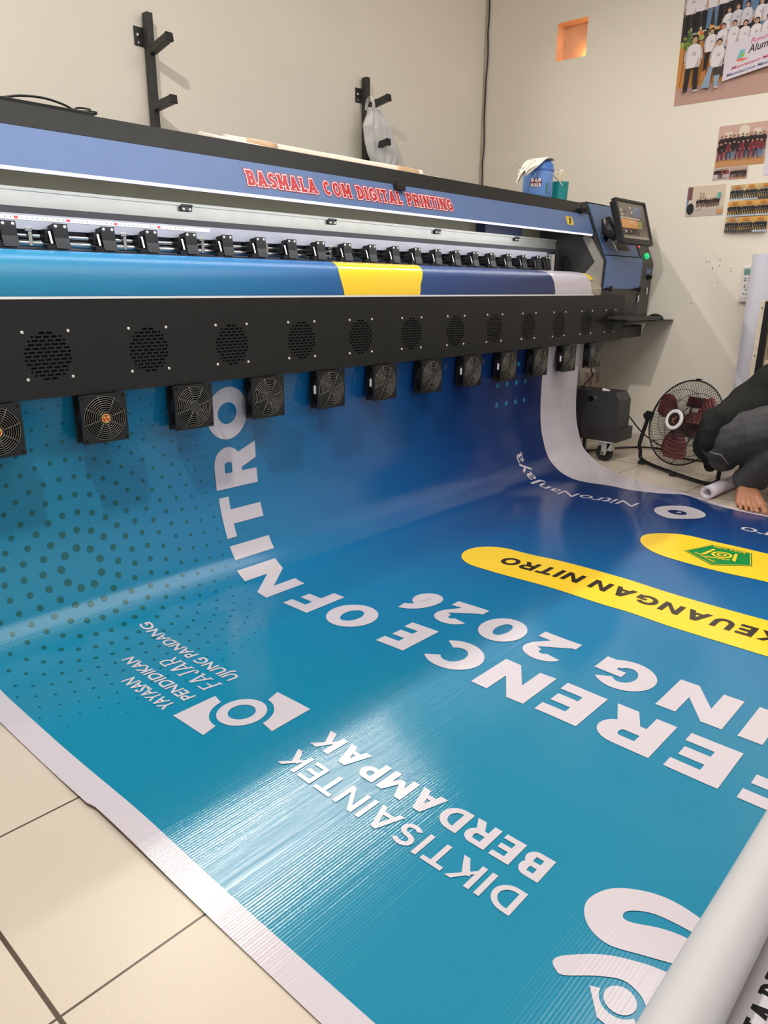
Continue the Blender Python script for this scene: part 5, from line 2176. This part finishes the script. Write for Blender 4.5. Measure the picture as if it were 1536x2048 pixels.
mb = MB(FB).tube(catmull(pts, 7), .0105, 12)
mb.build('tube_stand', DARK, ffan, smooth=True)
for c in (gl, mid, gr):
    m_ = MB(FB).box(c.x - .018, c.x + .018, c.y - .016, c.y + .016, .0005, .020)
    m_.build('rubber_foot', RUBBER, ffan, bevel=.003)
for c, s in ((lft, -1), (rgt, 1)):
    m_ = MB(FB)
    m_.obox(c + fn * .004, ft, fw, fn, .016, .024, .018)
    m_.tube([c + ft * s * .006, c + ft * s * .034], [.012, .016], 12)
    m_.build('pivot_clamp', DARK, ffan, bevel=.003)
m_ = MB(FB).obox(fp(RIM + .004, pi / 2, 0), ft, fw, fn, .010, .005, .008)
m_.box(*(lambda p: (p.x - .004, p.x + .004, p.y - .022, p.y + .004, p.z, p.z + .003))(fp(RIM + .008, pi / 2, 0)))
m_.build('rim_clip', DARK, ffan)

# rolled-up trimmed strip beside the banner's edge
tr = thing('rolled_strip', 'small white roll of trimmed vinyl on the floor between banner and bare foot', 'vinyl roll', (3.62, 1.13, .03))
TRO = (3.62, 1.13, .03)
a_, b_ = Vector((3.51, 1.128, .031)), Vector((3.92, 1.105, .031))
dr = (b_ - a_).normalized()
pv = dr.cross(Vector((0, 0, 1))).normalized()
mb = MB(TRO)


def spiral(base, r0, r1, turns, n):
    return [base + pv * ((r0 + (r1 - r0) * i / n) * cos(2 * pi * turns * i / n)) + Vector((0, 0, 1)) * ((r0 + (r1 - r0) * i / n) * sin(2 * pi * turns * i / n)) for i in range(n + 1)]


mb.ring_strip(spiral(a_, .0195, .030, 3.2, 110), spiral(b_, .0195, .030, 3.2, 110))
o_ = mb.build('rolled_layer', VWHITE, tr, smooth=True)
sd = o_.modifiers.new('thick', 'SOLIDIFY')
sd.thickness = .0026

# ------------------------------------------------------------------ person
SKIN = mat('skin', (176, 122, 92), .5, vary=.08, nscale=25, bump=.1, bscale=200)
SHIRT = mat('black_cotton', (30, 31, 30), .85, spec=.2, vary=.15, nscale=40)
DENIM = mat('charcoal_denim', (72, 72, 74), .85, spec=.2, vary=.14, nscale=50, bump=.15, bscale=400)


def capsules(segs):
    mb_ = MB()
    for a, ra, b, rb in segs:
        a, b = Vector(a), Vector(b)
        d = (b - a)
        L = d.length
        d = d.normalized() if L > 1e-6 else Vector((0, 0, 1))
        pts, rs = [], []
        for k in range(7):
            th = pi / 2 * k / 6
            pts.append(a - d * ra * cos(th))
            rs.append(max(.0003, ra * sin(th)))
        for k in range(1, 7):
            th = pi / 2 * k / 6
            pts.append(b + d * rb * sin(th))
            rs.append(max(.0003, rb * cos(th)))
        mb_.tube(pts, rs, 16)
    return mb_


def chain(pts):
    return [(pts[i][0], pts[i][1], pts[i + 1][0], pts[i + 1][1]) for i in range(len(pts) - 1)]


def organic(name, segs, vox, m, parent=None, origin=(0, 0, 0), smooth_n=4, fold=0.0, fscale=9.0, cut=None, solid=None):
    o = capsules(segs).build('temp_' + name, m)
    rm = o.modifiers.new('r', 'REMESH')
    rm.mode = 'VOXEL'
    rm.voxel_size = vox
    sm_ = o.modifiers.new('s', 'SMOOTH')
    sm_.iterations = smooth_n
    sm_.factor = .5
    bpy.context.view_layer.update()
    dg = bpy.context.evaluated_depsgraph_get()
    me = bpy.data.meshes.new_from_object(o.evaluated_get(dg))
    bpy.data.objects.remove(o)
    if fold:
        for v, n in zip(me.vertices, [v.normal.copy() for v in me.vertices]):
            p = v.co
            f = mnoise.noise(Vector((p.x * fscale, p.y * fscale, p.z * fscale * 1.3))) + .6 * mnoise.noise(Vector((p.x * 22, p.y * 9 + p.z * 20, p.z * 9)))
            v.co = p + n * f * fold
    if cut:
        bm = bmesh.new()
        bm.from_mesh(me)
        for co, no in cut:
            bmesh.ops.bisect_plane(bm, geom=bm.verts[:] + bm.edges[:] + bm.faces[:], plane_co=co, plane_no=no, clear_outer=True)
        bm.to_mesh(me)
        bm.free()
    O = Vector(origin)
    for v in me.vertices:
        v.co -= O
    me.polygons.foreach_set('use_smooth', [True] * len(me.polygons))
    me.name = name
    me.materials.clear()
    me.materials.append(m)
    r = bpy.data.objects.new(name, me)
    COL.objects.link(r)
    if parent:
        r.parent = parent
    else:
        r.location = O
    return r


PER = (3.62, 1.0, 0.0)
hipR, kneeR, ankR = (3.640, 1.110, .265), (3.440, .735, .420), (3.600, .985, .092)
hipL, kneeL, ankL = (3.86, 1.06, .26), (3.80, .66, .40), (3.86, .90, .090)
pel, wai, che, nek = (3.75, 1.06, .31), (3.76, .95, .46), (3.72, .72, .64), (3.68, .56, .72)
hd = (3.64, .45, .74)
segs = []
segs += chain([(pel, .12), (wai, .115), (che, .125), (nek, .055), (hd, .075)])
segs += [((3.63, .43, .70), .065, (3.645, .47, .79), .085), (hd, .07, (3.60, .40, .69), .045), ((3.585, .395, .725), .014, (3.578, .388, .71), .012)]
segs += [((3.565, .485, .735), .012, (3.57, .49, .755), .014), ((3.72, .42, .735), .012, (3.72, .425, .755), .014)]
segs += chain([(pel, .12), (hipR, .105), (kneeR, .062), (ankR, .042)])
segs += chain([(pel, .12), (hipL, .105), (kneeL, .062), (ankL, .042)])


def foot(ank, toe_mid, d_big, flip=1):
    """bare foot: heel, instep and five toes; d_big points from the little toe to the big toe"""
    A, T, dB = Vector(ank), Vector(toe_mid), Vector(d_big).normalized()
    fwd = (T - A)
    fwd.z = 0
    fwd.normalize()
    heel = A - fwd * .045
    heel.z = .030
    out = [(A, .036, heel, .030)]
    ball = T - fwd * .042
    ins = A + fwd * .045
    ins.z = .066
    for k, (off, r, ln) in enumerate(((-.050, .0092, -.016), (-.0265, .0094, -.003), (-.003, .0096, .004), (.0205, .0100, .008), (.0510, .0150, .006))):
        b = ball + dB * off * .92 + fwd * ln * .6
        b.z = .023 + (.004 if k == 4 else 0)
        out.append((ins + dB * off * .30, .028, b - fwd * .012, .0150 if k < 4 else .019))
        out.append((heel + dB * off * .2, .024, b - fwd * .012 - Vector((0, 0, .004)), .0145))
        t1 = b + fwd * (.030 if k < 4 else .033)
        t1.z = .0185 if k < 4 else .020
        t2 = t1 + fwd * (.013 if k < 4 else .018)
        t2.z = .0125 if k < 4 else .0155
        out.append((b, r * .92, t1, r * .80))
        out.append((t1, r * .80, t2, r * .92))
    return out


segs += foot(ankR, (3.418, .893, 0), (.06, -.30, 0))
segs += foot(ankL, (3.74, .80, 0), (-.55, .75, 0))
# arms reaching down to the work in front, with hands


def hand(wr, aim, side):
    W_h, Dd = Vector(wr), Vector(aim).normalized()
    sd_ = Dd.cross(Vector((0, 0, 1))).normalized() * side
    out = []
    for k, (off, ln) in enumerate(((-.030, .062), (-.010, .074), (.010, .078), (.030, .070))):
        k0 = W_h + Dd * .085 + sd_ * off
        out.append((W_h + sd_ * off * .5, .020, k0, .0135))
        k1 = k0 + Dd * ln * .5 + Vector((0, 0, -.012))
        k2 = k1 + Dd * ln * .35 + Vector((0, 0, -.026))
        out.append((k0, .0105, k1, .0092))
        out.append((k1, .0092, k2, .0082))
    th0 = W_h + Dd * .03 + sd_ * .030
    out.append((W_h + sd_ * .01, .018, th0, .0125))
    out.append((th0, .0125, th0 + Dd * .035 + sd_ * .022 + Vector((0, 0, -.008)), .010))
    out.append((th0 + Dd * .035 + sd_ * .022 + Vector((0, 0, -.008)), .010, th0 + Dd * .060 + sd_ * .020 + Vector((0, 0, -.022)), .009))
    return out


shR, elR, wrR = (3.56, .70, .64), (3.36, .58, .40), (3.22, .46, .16)
shL, elL, wrL = (3.86, .62, .64), (3.78, .44, .40), (3.60, .34, .20)
segs += chain([(che, .10), (shR, .065), (elR, .043), (wrR, .028)]) + hand(wrR, (-.6, -.35, -.45), -1)
segs += chain([(che, .10), (shL, .065), (elL, .043), (wrL, .028)]) + hand(wrL, (-.7, -.30, -.45), 1)
person = organic('person', segs, .0034, SKIN, None, PER, 3)
tag(person, 'barefoot person crouching at the right edge in a black shirt and charcoal trousers', 'person')
# toe nails
for k, (off, r) in enumerate(((-.040, .0045), (-.019, .005), (.001, .0055), (.020, .006), (.043, .0085))):
    pass
sh_segs = chain([((3.76, 1.155, .235), .085), ((3.765, 1.115, .315), .135), ((3.76, 1.03, .40), .150), ((3.76, .93, .50), .150), (che, .150), (nek, .075)])
sh_segs += [((3.64, 1.10, .36), .10, (3.70, 1.0, .42), .13), ((3.66, 1.185, .22), .085, (3.64, 1.145, .32), .11), ((3.70, 1.19, .12), .030, (3.68, 1.185, .24), .085)]
sh_segs += [((3.560, 1.160, .265), .055, (3.575, 1.105, .365), .075)]
sh_segs += chain([(che, .12), (shR, .085), ((3.45, .635, .52), .072)]) + chain([(che, .12), (shL, .085), ((3.82, .53, .52), .072)])
organic('shirt', sh_segs, .008, SHIRT, person, PER, 6, fold=.007, fscale=11)
tr_segs = chain([((3.72, 1.06, .27), .12), (hipR, .122), ((3.54, .93, .345), .112), (kneeR, .084)])
tr_segs += chain([(kneeR, .082), ((3.51, .84, .26), .080), ((3.597, .975, .108), .066)]) + [((3.605, .995, .104), .058, (3.63, .95, .112), .060), ((3.64, 1.12, .19), .075, hipR, .10)]
tr_segs += chain([((3.72, 1.06, .27), .12), (hipL, .115), ((3.83, .86, .33), .10), (kneeL, .08), ((3.84, .80, .26), .074), ((3.86, .88, .12), .066)])
tro = organic('trousers', tr_segs, .007, DENIM, person, PER, 5, fold=.006, fscale=12)
STI = mat('pocket_thread', (196, 192, 180), .6)
m_ = MB(PER)
m_.tube([(3.5285, 1.1468, .2228), (3.5220, 1.1160, .2180), (3.5172, 1.0920, .2200), (3.5395, 1.0772, .1940), (3.5700, 1.0660, .1680)], .0016, 6)
m_.build('pocket_stitching', STI, tro, smooth=True)
organic('hair', [((3.66, .49, .80), .085, (3.67, .47, .79), .085), ((3.68, .52, .76), .075, (3.69, .52, .73), .06)], .008, mat('black_hair', (18, 16, 16), .5), person, PER, 3)
